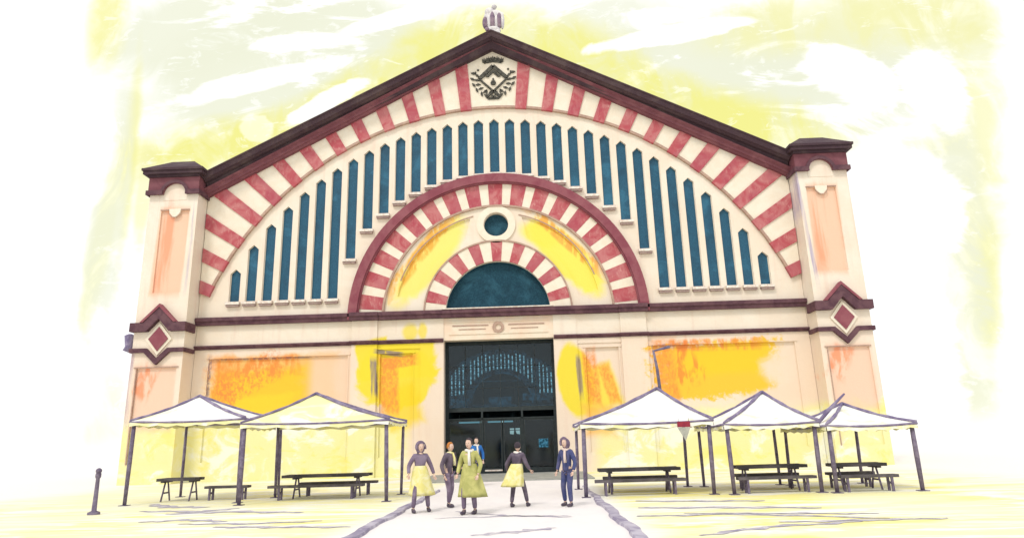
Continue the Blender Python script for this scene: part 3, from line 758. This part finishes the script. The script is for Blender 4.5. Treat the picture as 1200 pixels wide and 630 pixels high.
# ------------------------------------------------------------------ market tents
def tent(label, x0, x1, yf, d, ze, zp, px, postsB, canv, rx=0):
    """open tent: hip canopy with valance on four posts"""
    cx, cy = (x0 + x1) / 2, yf + d / 2
    t = thing('market_tent', label, 'market tent', (cx, cy, 0), 'white market tents before the hall')
    hx, hy = (x1 - x0) / 2, d / 2; ap = Vector((px - cx, 0, zp))
    mb = MB(); n = 8; corners = [Vector((-hx, -hy, ze)), Vector((hx, -hy, ze)), Vector((hx, hy, ze)), Vector((-hx, hy, ze))]
    for k in range(4):
        a, b = corners[k], corners[(k + 1) % 4]; base = len(mb.v); rows = []
        for i in range(n + 1):
            f = i / n
            for j in range(n + 1):
                g_ = j / n; e = a.lerp(b, g_); p = e.lerp(ap, f)
                p.z -= .10 * math.sin(PI * f) * (1 - .3 * abs(2 * g_ - 1)) + .05 * math.sin(PI * g_) * (1 - f)
                mb.v.append(tuple(p))
        for i in range(n):
            for j in range(n):
                q = base + i * (n + 1) + j; mb.face((q, q + 1, q + n + 2, q + n + 1), 0, True)
    mb.build('canopy', M[canv], t)
    mb = MB(); vh = .17
    for k in range(4):
        a, b = corners[k], corners[(k + 1) % 4]; out = Vector(((a + b).x / 2, (a + b).y / 2, 0)).normalized(); vs = []
        m_ = 12
        for j in range(m_ + 1):
            e = a.lerp(b, j / m_); e.z -= .05 * math.sin(PI * j / m_)
            lowz = vh * (.85 + .15 * math.cos(PI * j))
            vs += [tuple(e), tuple(e + out * .03 + Vector((0, 0, -lowz)))]
        mb.add(vs, [(2 * j, 2 * j + 1, 2 * j + 3, 2 * j + 2) for j in range(m_)])
    mb.build('valance', M['ycanvas'], t, fix=False)
    mb = MB()
    for k in range(4):
        a = corners[k]; pts = []
        for i in range(n + 1):
            f = i / n; p = a.lerp(ap, f); p.z -= .07 * math.sin(PI * f) - .02; pts.append(p)
        mb.tube(pts, [.03 + .028 * abs(math.sin(i * 1.3 + k)) for i in range(n + 1)], 6)
        b = corners[(k + 1) % 4]
        pts = [a.lerp(b, j / 8) + Vector((0, 0, -.02 - .05 * math.sin(PI * j / 8))) for j in range(9)]
        mb.tube(pts, [.022 + .022 * abs(math.sin(j * 1.7 + k * 2)) for j in range(9)], 6)
    mb.build('edge_piping', M['piping'], t)
    ins = .10
    for (sx_, sy_) in ((-1, -1), (1, -1), (1, 1), (-1, 1)):
        mb = MB(); x, y = sx_ * (hx - ins), sy_ * (hy - ins); r = .062 if sy_ < 0 else .05
        lean = random.uniform(-.05, .05)
        mb.tube([(x + lean, y, 0), (x + lean * .5, y, ze * .5), (x, y, ze - .02)], [r * .9, r * 1.08, r * .95], 10); mb.box(x + lean - .13, x + lean + .13, y - .13, y + .13, .001, .02)
        mb.build('post', M['pencil'], t)
    mb = MB(); mb.tube([(ap.x, 0, zp - .05), (ap.x, 0, ze - .15)], .03, 8)
    for c_ in corners: mb.tube([(ap.x, 0, ze - .1), (c_.x * .97, c_.y * .97, ze - .06)], .018, 6)
    mb.build('roof_strut', M['pencil'], t)
    return t, cx, cy
tent('low white tent at the left end, its roof beneath the diamond of the left pier', -11.45, -7.65, -14.5, 3.6, 2.62, 3.5, -10.1, None, 'canvas')
tent('wide pale yellow tent between the small left tent and the doorway', -7.35, -2.72, -15.5, 3.0, 2.42, 3.36, -5.5, None, 'ycanvas')
t3, x3, y3 = tent('white tent right of the doorway with a tall mast rising from its peak', 3.12, 7.05, -16.0, 3.6, 2.12, 3.18, 5.82, None, 'canvas')
tent('middle one of the three right hand tents, white with violet edges', 7.28, 10.02, -16.3, 3.6, 1.98, 2.95, 9.1, None, 'canvas')
t5, x5, y5 = tent('low flat white tent at the right end with a slanting pole', 10.1, 12.65, -16.6, 3.6, 1.86, 2.5, 11.45, None, 'canvas')
mb = MB(); mb.tube([(5.92 - x3, 0, 3.05), (5.88 - x3, 0, 3.8), (5.80 - x3, 0, 4.45)], [.055, .05, .035], 8)
mb.tube([(5.80 - x3, 0, 4.42), (6.35 - x3, 0, 4.55)], [.03, .05], 8); mb.build('mast', M['pencil'], t3)
mb = MB(); mb.tube([(10.15 - x5, -.7, 1.75), (10.7 - x5, -.7, 2.3), (11.25 - x5, -.7, 2.78)], [.05, .06, .03], 8); mb.build('slanting_pole', M['piping'], t5)
t = thing('pennant', 'little maroon and grey pennant hanging from the front edge of the masted tent', 'pennant', (6.16, -16.12, 1.52))
mb = MB(); mb.box(-.19, .19, -.008, .008, .40, .56); mb.build('band', M['pmaroon'], t)
mb = MB(); mb.prism([(-.19, .395), (.19, .395), (.02, .0)], -.006, .006); mb.build('tail', M['pgrey'], t)
mb = MB(); mb.tube([(-.15, 0, .55), (-.15, 0, .66)], .008, 5); mb.tube([(.15, 0, .55), (.15, 0, .66)], .008, 5); mb.build('cord', M['pencil'], t)

# ------------------------------------------------------------------ tables and benches
def table(label, cx, cy, L, w=.75, h=.75, rz=0, grp='dark tables under the tents'):
    t = thing('trestle_table', label, 'table', (cx, cy, 0), grp, rz)
    mb = MB()
    for i in range(4): y = -w / 2 + w * i / 4; mb.box(-L / 2 + .02 * (i % 2), L / 2 - .03 * (i % 3), y, y + w / 4 - .012, h - .09, h)
    for x in (-L * .36, L * .36): mb.box(x - .05, x + .05, -w / 2 + .04, w / 2 - .04, h - .14, h - .0905)
    mb.build('tabletop', M['wood'], t)
    for x in (-L * .36, L * .36):
        mb = MB()
        for s_ in (-1, 1): mb.tube([(x, s_ * w * .42, .0), (x, s_ * w * .12, h - .11)], .03, 6)
        mb.box(x - .02, x + .02, -w * .3, w * .3, .25, .30); mb.build('trestle', M['pencil'], t)
def bench(label, cx, cy, L, rz=0):
    t = thing('bench', label, 'bench', (cx, cy, 0), 'dark benches under the tents', rz)
    mb = MB(); mb.box(-L / 2, L / 2, -.16, -.01, .38, .46); mb.box(-L / 2 + .02, L / 2 - .01, .01, .16, .38, .46); mb.build('seat', M['wood'], t)
    for x in (-L * .38, L * .38):
        mb = MB(); mb.box(x - .03, x + .03, -.15, -.09, 0, .378); mb.box(x - .03, x + .03, .09, .15, 0, .378); mb.box(x - .025, x + .025, -.09, .09, .2, .26); mb.build('leg', M['pencil'], t)
for nm, cx, cy, L, off in (('wide pale yellow tent', -5.3, -13.0, 2.9, -.02), ('white tent with a mast', 4.95, -14.6, 2.5, .02), ('middle right hand tent', 8.85, -15.0, 2.1, .03), ('low right end tent', 11.3, -15.4, 1.5, -.04)):
    table('dark trestle table under the ' + nm, cx, cy, L, rz=off)
    bench('dark bench behind the table under the ' + nm, cx + .15, cy + .8, L * .95, rz=-off)
    bench('dark bench in front of the table under the ' + nm, cx - .1, cy - .85, L * 1.08, rz=off * .5)
table('small dark trestle table under the left end tent', -10.4, -12.9, 1.3, rz=.05)
bench('short dark bench under the left end tent', -8.7, -13.0, 1.5, rz=-.04)

# bollard at the left edge
t = thing('bollard', 'slim violet grey bollard standing left of all the tents', 'bollard', (-10.55, -17.2, 0))
mb = MB(); mb.rings([(0, .16, .16, 0, 0, 0), (.06, .16, .16, 0, 0, 0), (.10, .065, .065, 0, 0, 0), (.95, .05, .05, 0, 0, 0), (1.0, .075, .075, 0, 0, 0), (1.06, .075, .075, 0, 0, 0), (1.10, .07, .07, 0, 0, 0)], 16); mb.build('shaft', M['pencil'], t)
mb = MB(); mb.ball((0, 0, 1.16), .08); mb.build('knob', M['pencil'], t)

# ------------------------------------------------------------------ people
def skin(pts, edges, rad, sub=1):
    me = bpy.data.meshes.new('tmp'); me.from_pydata([tuple(p) for p in pts], edges, [])
    o = bpy.data.objects.new('tmp', me); COL.objects.link(o)
    o.modifiers.new('s', 'SKIN'); ly = me.skin_vertices[0].data
    for i, r in enumerate(rad):
        ly[i].radius = r if isinstance(r, tuple) else (r, r); ly[i].use_root = (i == 0)
    s = o.modifiers.new('u', 'SUBSURF'); s.levels = sub; s.render_levels = sub
    dg = bpy.context.evaluated_depsgraph_get(); r = bpy.data.meshes.new_from_object(o.evaluated_get(dg))
    bpy.data.objects.remove(o); return r
def clothmat(name, c, c2=None): return simple(name, c, c2, scale=4, lo=.4, hi=.65, bmp=.1)
SKIN = simple('skin', (.66, .48, .39), (.60, .41, .33), scale=6, bmp=0); LIP = simple('lips', (.36, .12, .11), bmp=0); EYE = simple('eye', (.03, .025, .025), bmp=0, rough=.3)
HAIRD = simple('dark_hair', (.030, .024, .032), (.06, .045, .06), scale=12, sc=(3, 3, .6))
HAIRO = simple('ginger_hair', (.50, .20, .04), (.36, .12, .03), scale=12, sc=(3, 3, .6))
HAIRP = simple('violet_grey_hair', (.20, .15, .22), (.30, .24, .30), scale=12, sc=(3, 3, .6))
SHOE = simple('dark_shoe', (.05, .04, .06), (.09, .07, .1), rough=.5)
def person(label, loc, H, rz, ankL, ankR, knL, knR, handL, handR, elL, elR, top, legs, hair, skirt=None, scarf=None, lean=(0, 0), hood=None, grp='people before the doorway', tilt=0, longhair=False):
    """facing -Y in local space, built at 1.70 m then scaled; all joints given in metres"""
    P = thing('person', label, 'person', loc, grp, rz); k = H / 1.70; P.scale = (k, k, k)
    V = Vector; lx, ly = lean
    pel = V((0, 0, .94)); sp = V((lx * .4, ly * .4, 1.14)); ch = V((lx * .8, ly * .8, 1.31)); nb = V((lx, ly, 1.44)); nk = V((lx, ly - .015, 1.52))
    shL, shR = V((lx + .165, ly, 1.40)), V((lx - .165, ly, 1.40))
    hpL, hpR = V((.09, 0, .88)), V((-.09, 0, .88))
    hL, hR, eL, eR = V(handL), V(handR), V(elL), V(elR); aL, aR, kL, kR = V(ankL), V(ankR), V(knL), V(knR)
    toe = V((0, -.15, -.045))
    pts = [pel, sp, ch, nb, nk, shL, eL, hL, shR, eR, hR, hpL, kL, aL, aL + toe, hpR, kR, aR, aR + toe]
    ed = [(0, 1), (1, 2), (2, 3), (3, 4), (2, 5), (5, 6), (6, 7), (2, 8), (8, 9), (9, 10), (0, 11), (11, 12), (12, 13), (13, 14), (0, 15), (15, 16), (16, 17), (17, 18)]
    rd = [(.13, .095), (.115, .085), (.135, .09), .065, .052, .058, .042, .027, .058, .042, .027, .082, .056, .036, .030, .082, .056, .036, .030]
    mb = MB(); mb.mesh(skin(pts, ed, rd), 0)
    hc = nk + V((math.sin(tilt) * .1, -.02, .105))
    def face(x, y, z):
        w = 1 - .22 * max(0, -z) ** 1.3; y2 = y
        if y < -.75 and abs(x) < .3 and -.35 < z < .15: y2 -= .22 * (1 - abs(x) / .3)     # nose
        return x * w, y2, z
    mb.ball(hc, (.076, .095, .118), 0, 20, 14, face)
    for s_ in (-1, 1):
        mb.ball(hc + V((s_ * .030, -.084, .012)), (.012, .008, .007), 2, 8, 5); mb.ball(hc + V((s_ * .078, .0, -.005)), (.012, .02, .03), 0, 8, 6)
    mb.ball(hc + V((0, -.088, -.058)), (.022, .010, .007), 1, 8, 5)
    for h_, e_, sgn in ((hL, eL, 1), (hR, eR, -1)):           # palm, four fingers and a thumb
        d = (h_ - e_).normalized(); side = d.cross(V((0, 1, 0))).normalized(); nrm = d.cross(side)
        pp = [h_, h_ + d * .045, h_ + d * .085]; ee = [(0, 1), (1, 2)]; rr = [.024, (.034, .018), (.036, .015)]
        for q, (o_, L_) in enumerate(((-.027, .066), (-.009, .076), (.009, .071), (.027, .055))):
            b_ = len(pp); a0 = h_ + d * .080 + side * o_
            pp += [a0, a0 + d * L_ * .5 + nrm * .006, a0 + d * L_ * .9 + nrm * .026]; ee += [(2, b_), (b_, b_ + 1), (b_ + 1, b_ + 2)]; rr += [.0095, .009, .007]
        b_ = len(pp); a0 = h_ + d * .03 - side * .03; pp += [a0, a0 - side * .028 + d * .03, a0 - side * .030 + d * .058]; ee += [(1, b_), (b_, b_ + 1), (b_ + 1, b_ + 2)]; rr += [.012, .010, .008]
        mb.mesh(skin(pp, ee, rr), 0)
    mb.build('body', [SKIN, LIP, EYE], P, fix=False)
    # clothes follow the same joints, slightly larger
    wr = lambda h_, e_: h_ + (e_ - h_) * .08
    tp = [pel + V((0, 0, -.10)), sp, ch, nb + V((0, 0, -.005)), shL, eL, wr(hL, eL), shR, eR, wr(hR, eR)]
    te = [(0, 1), (1, 2), (2, 3), (2, 4), (4, 5), (5, 6), (2, 7), (7, 8), (8, 9)]
    tr = [(.158, .122), (.14, .108), (.158, .112), .076, .080, .060, .048, .080, .060, .048]
    mb = MB(); mb.mesh(skin(tp, te, tr)); jk = mb.build('jacket', top, P, fix=False)
    if len(scarf or ()) > 0:
        mb = MB(); c_ = nb + V((0, -.01, .02)); pts = [c_ + V((.085 * math.cos(t), .075 * math.sin(t), .014 * math.sin(2 * t))) for t in [2 * PI * i / 14 for i in range(15)]]
        mb.tube(pts, .034, 8); mb.tube([c_ + V((.03, -.085, 0)), c_ + V((.05, -.125, -.16)), c_ + V((.06, -.125, -.34))], [.03, .036, .04], 8); mb.build('scarf', scarf[0], P, fix=False)
    lp = [pel + V((0, 0, .05)), hpL, kL, aL + V((0, 0, .03)), hpR, kR, aR + V((0, 0, .03))]
    mb = MB(); mb.mesh(skin(lp, [(0, 1), (1, 2), (2, 3), (0, 4), (4, 5), (5, 6)], [(.142, .11), .102, .074, .058, .102, .074, .058])); mb.build('trousers', legs, P, fix=False)
    for a in (aL, aR):
        mb = MB(); mb.ball(a + V((0, -.06, -.035)), (.048, .135, .046), 0, 12, 8, lambda x, y, z: (x, y, max(z, -.75))); mb.ball(a + V((0, .0, .0)), (.046, .05, .05)); mb.build('shoe', SHOE, P, fix=False)
    if skirt:
        m_, z1, rx, ry, ox, oy = skirt; mb = MB()
        f = lambda q: (1.16 + (z1 - 1.16) * q, .162 + (rx - .162) * q ** .8, .126 + (ry - .126) * q ** .8, ox * q + lx * .3 * (1 - q), oy * q + ly * .3 * (1 - q), .09 * q)
        mb.rings([f(i / 9) for i in range(10)] + [(z1 + .01, rx * .93, ry * .93, ox, oy, .09)], 36, 0, k=7); mb.build('coat_skirt', m_, P, fix=False)
    mb = MB()
    def hf(x, y, z):
        if y < -.35 and z < .45: y = -.35
        if z < -.35: z = -.35 - (.55 if longhair else .12) * max(0, y + .35)
        return x, y, z
    mb.ball(hc + V((0, .014, .016)), (.092, .108, .124), 0, 20, 14, hf)
    if longhair: mb.ball(hc + V((0, .075, -.10)), (.085, .05, .16), 0, 14, 9)
    mb.build('hair', hair, P, fix=False)
    if hood:
        mb = MB(); pts = [hc + V((.125 * math.sin(t), -.02, .14 * math.cos(t) + .0)) for t in [math.radians(a) for a in range(-115, 116, 15)]]
        mb.tube(pts, [.030 + .012 * math.sin(i * .4) for i in range(len(pts))], 8)
        mb.ball(hc + V((0, .05, -.02)), (.125, .09, .15), 0, 16, 10); mb.build('hood', hood, P, fix=False)
    return P
VIO = clothmat('violet_grey_cloth', (.15, .11, .17), (.24, .19, .26)); GREY = clothmat('charcoal_violet_cloth', (.085, .065, .095), (.15, .12, .16))
YCL = clothmat('pale_yellow_cloth', (.70, .64, .22), (.76, .72, .45)); OLI = clothmat('olive_cloth', (.36, .36, .12), (.50, .48, .18)); NAVY = clothmat('navy_cloth', (.045, .06, .17), (.10, .10, .20))
BLU = clothmat('bright_blue_cloth', (.02, .12, .40), (.03, .18, .48)); WHT = clothmat('white_cloth', (.76, .74, .68), (.66, .64, .62)); PNK = clothmat('pale_pink_cloth', (.62, .48, .44), (.68, .58, .52))
person('person in a pale yellow coat and violet hood striding by the left path kerb', (-1.18, -18.95, 0), 1.64, .45, (.24, .02, .085), (-.20, -.10, .085), (.17, -.08, .50), (-.17, -.14, .50),
       (.36, -.10, .92), (-.33, -.12, .95), (.30, -.02, 1.14), (-.30, .0, 1.16), VIO, VIO, HAIRP, (YCL, .42, .34, .26, .06, 0), None, (0, -.04), VIO, longhair=True)
person('person with ginger hair and dark violet clothes beside the olive cloaked one', (-.60, -17.8, 0), 1.62, 1.0, (.08, .06, .085), (-.10, -.10, .085), (.09, -.05, .50), (-.11, -.12, .50),
       (.30, -.28, 1.02), (-.26, -.08, .86), (.30, -.03, 1.14), (-.28, .02, 1.12), GREY, VIO, HAIRO, None, (YCL,), (.02, -.03), None)
person('person in a long olive cloak with white scarf, nearest to the viewer', (.16, -19.7, 0), 1.70, -.35, (.10, .05, .085), (-.12, -.10, .085), (.10, -.04, .50), (-.12, -.12, .50),
       (.27, -.14, .90), (-.27, -.14, .92), (.28, .02, 1.14), (-.28, .02, 1.14), OLI, VIO, HAIRD, (OLI, .40, .36, .26, .06, .02), (WHT,), (0, -.02))
person('person in a bright blue jacket standing in the dark doorway behind the others', (-.55, -9.2, .06), 1.72, .1, (.09, 0, .085), (-.09, .0, .085), (.09, -.02, .50), (-.09, -.02, .50),
       (.26, -.10, .88), (-.26, -.10, .88), (.26, .03, 1.14), (-.26, .03, 1.14), BLU, NAVY, HAIRD, None, (WHT,))
person('person in a charcoal coat with yellow cape walking alone in mid path', (1.24, -18.2, 0), 1.58, 2.75, (.12, .12, .085), (-.24, -.16, .085), (.12, -.02, .50), (-.16, -.16, .50),
       (.30, -.08, .92), (-.36, -.14, .98), (.30, .02, 1.14), (-.30, .0, 1.16), GREY, GREY, HAIRD, (YCL, .55, .33, .24, .12, .06), (WHT,), (-.02, -.05))
person('person in a violet and navy hooded jacket beside the right path kerb', (2.56, -18.4, 0), 1.64, -.7, (.13, -.06, .085), (-.14, .04, .085), (.12, -.09, .50), (-.12, -.05, .50),
       (.28, -.12, .90), (-.30, -.06, .90), (.28, .0, 1.13), (-.29, .03, 1.13), NAVY, NAVY, HAIRP, None, (PNK,), (0, -.02), VIO)

# ------------------------------------------------------------------ camera
cam = bpy.data.cameras.new('camera'); co = bpy.data.objects.new('camera', cam); COL.objects.link(co); scn.camera = co
F = Vector((-.02246403, .9676551, .25127468)); R = Vector((.99917453, .03023967, -.027126)); U = Vector((.03384708, -.2504579, .96753564))
co.matrix_world = Matrix(((R.x, U.x, -F.x, 1.69225924), (R.y, U.y, -F.y, -36.33499181), (R.z, U.z, -F.z, 1.65), (0, 0, 0, 1)))
cam.sensor_width = 36; cam.lens = 776.36 / 1200 * 36; cam.clip_end = 8000; cam.clip_start = .1

# ------------------------------------------------------------------ sky and sun
SUN_EL, SUN_AZ = math.radians(52), math.radians(205)     # high, in front of the facade, a little to the left
w = bpy.data.worlds.new('World'); scn.world = w; w.use_nodes = True
g = G(w.node_tree); g.n.clear()
tc = g.n.new('ShaderNodeTexCoord'); s = g.sep(tc.outputs['Generated'])
ay = g.m('MAXIMUM', g.m('ABSOLUTE', s[1]), .08)
u = g.m('DIVIDE', s[0], ay); vv = g.m('DIVIDE', s[2], ay)
uv = g.comb(u, vv, 0.0)
wob = g.noise(uv, 7, 5, .6, 1.2); wob2 = g.noise(uv, 5, 5, .6, 2.0, (1, 2.6, 1), (0, 0, -.35))
strk = g.noise(uv, 3.2, 6, .62, 1.8, (1, 2.8, 1), (0, 0, -.30), (3.1, 1.7, 0))
strk2 = g.noise(uv, 4.0, 6, .62, 1.6, (2.2, 1, 1), (0, 0, .25), (1.3, 5.2, 0))
fine = g.noise(uv, 16, 5, .7, 1.0, (1, 2.4, 1), (0, 0, -.3))
WHITE = (1, 1, 1); GREEN = tuple(x / GAIN for x in lin(246, 248, 224)); YELL = tuple(x / GAIN for x in lin(251, 248, 150)); PYEL = tuple(x / GAIN for x in lin(252, 250, 186))
col = g.mix(0.0, WHITE, WHITE)
def uvpx(x, y):
    d = F * 776.36 + R * (x - 600) - U * (y - 315); return d.x / d.y, d.z / d.y
def cloud(col, c_, x, y, hx, hy, ang, op, wamp=.9, soft=.3, nz=None, gate=None):
    a, b = uvpx(x, y); f = g.patch(u, vv, a, b, hx / 776, hy / 776, math.radians(ang), nz or wob, wamp, soft)
    if gate is not None: f = g.mul(f, gate)
    return g.mix(g.mul(f, op), col, c_)
brush = g.step(strk, .40, .52); brush2 = g.step(strk2, .40, .56); yb = g.add(.45, g.mul(g.step(strk2, .36, .6), .55))
for a in ((330, 70, 190, 100, 18, .95), (250, 30, 150, 70, 15, .9), (830, 90, 190, 90, 5, .95), (700, 40, 130, 55, 10, .8), (960, 90, 150, 90, -10, .9), (1060, 40, 130, 80, 0, .7), (450, 60, 130, 50, 20, .8)):
    col = cloud(col, GREEN, *a, gate=brush)
for a in ((240, 172, 115, 34, 6, 1), (335, 152, 100, 32, 26, 1), (440, 98, 115, 34, 26, 1), (525, 50, 70, 44, 28, 1), (655, 62, 100, 50, -22, 1), (770, 104, 95, 30, -24, .95), (865, 146, 125, 40, -14, 1), (925, 25, 120, 40, 6, .75), (1010, 25, 150, 46, 0, .82), (1110, 20, 90, 40, 0, .8), (1095, 172, 36, 14, -10, .8)):
    col = cloud(col, YELL if a[5] > .82 else PYEL, *a, wamp=1.0, soft=.5, gate=yb)
for a in ((124, 25, 26, 70, 0, .8), (122, 270, 15, 150, -4, .8), (152, 190, 10, 130, 2, .8), (1152, 110, 34, 190, 0, .78), (1150, 300, 20, 150, -4, .78), (1130, 330, 32, 200, -8, .75), (1160, 345, 14, 70, -8, .9), (118, 540, 34, 110, 0, .6), (168, 230, 12, 80, 0, .75)):
    col = cloud(col, YELL if a[5] > .78 else PYEL, *a, wamp=1.0, soft=.5, gate=yb)
for a in ((128, 250, 24, 190, 0, .8), (1120, 260, 36, 220, -6, .8), (1150, 420, 24, 140, -6, .6)):
    col = cloud(col, GREEN, *a, gate=brush2)
# white brushwork over the tints
col = g.mix(g.mul(g.step(fine, .58, .66), .35), col, WHITE)
for a in ((1000, 90, 66, 36, -28, 1), (1095, 105, 42, 58, 20, 1), (300, 95, 100, 16, 12, .8), (300, 150, 20, 26, 60, .4), (470, 20, 80, 14, 15, .8), (790, 40, 110, 14, 10, .8), (690, 112, 34, 10, 20, .7), (380, 120, 60, 14, 30, .8), (1060, 390, 58, 210, 0, 1), (1075, 240, 60, 60, 0, .9)):
    col = cloud(col, WHITE, *a, wamp=1.2, soft=.12, nz=wob2)
edge = g.sub(1.0, g.step(g.add(g.m('ABSOLUTE', g.m('DIVIDE', u, g.add(1.0, g.mul(vv, .3)))), g.mul(g.sub(wob, .5), .05)), .655, .70))
col = g.mix(edge, WHITE, col)
col = g.mix(g.sub(1.0, g.step(vv, -.02, .04)), col, WHITE)
sky = g.n.new('ShaderNodeTexSky'); sky.sky_type = 'NISHITA'; sky.sun_disc = False; sky.sun_elevation = SUN_EL; sky.sun_rotation = SUN_AZ
b1 = g.n.new('ShaderNodeBackground'); g.l.new(sky.outputs[0], b1.inputs[0]); b1.inputs[1].default_value = .08
b2 = g.n.new('ShaderNodeBackground'); g.l.new(col, b2.inputs[0]); b2.inputs[1].default_value = 1.0
mx = g.n.new('ShaderNodeMixShader'); mx.inputs[0].default_value = .96
g.l.new(b1.outputs[0], mx.inputs[1]); g.l.new(b2.outputs[0], mx.inputs[2])
ow = g.n.new('ShaderNodeOutputWorld'); g.l.new(mx.outputs[0], ow.inputs[0])
sl = bpy.data.lights.new('sun', 'SUN'); sl.energy = 1.3; sl.angle = math.radians(12); sl.color = (1, .95, .88)
so = bpy.data.objects.new('sun', sl); COL.objects.link(so)
# sun_rotation is measured clockwise from +Y
d = Vector((math.sin(SUN_AZ) * math.cos(SUN_EL), math.cos(SUN_AZ) * math.cos(SUN_EL), math.sin(SUN_EL)))
so.rotation_euler = (-d).to_track_quat('-Z', 'Y').to_euler()

scn.render.engine = 'CYCLES'
scn.view_settings.view_transform = 'Standard'; scn.view_settings.look = 'None'; scn.view_settings.gamma = 1
scn.view_settings.exposure = EXPO; scn.view_settings.use_curve_mapping = False
scn.render.resolution_x = 1024; scn.render.resolution_y = 537
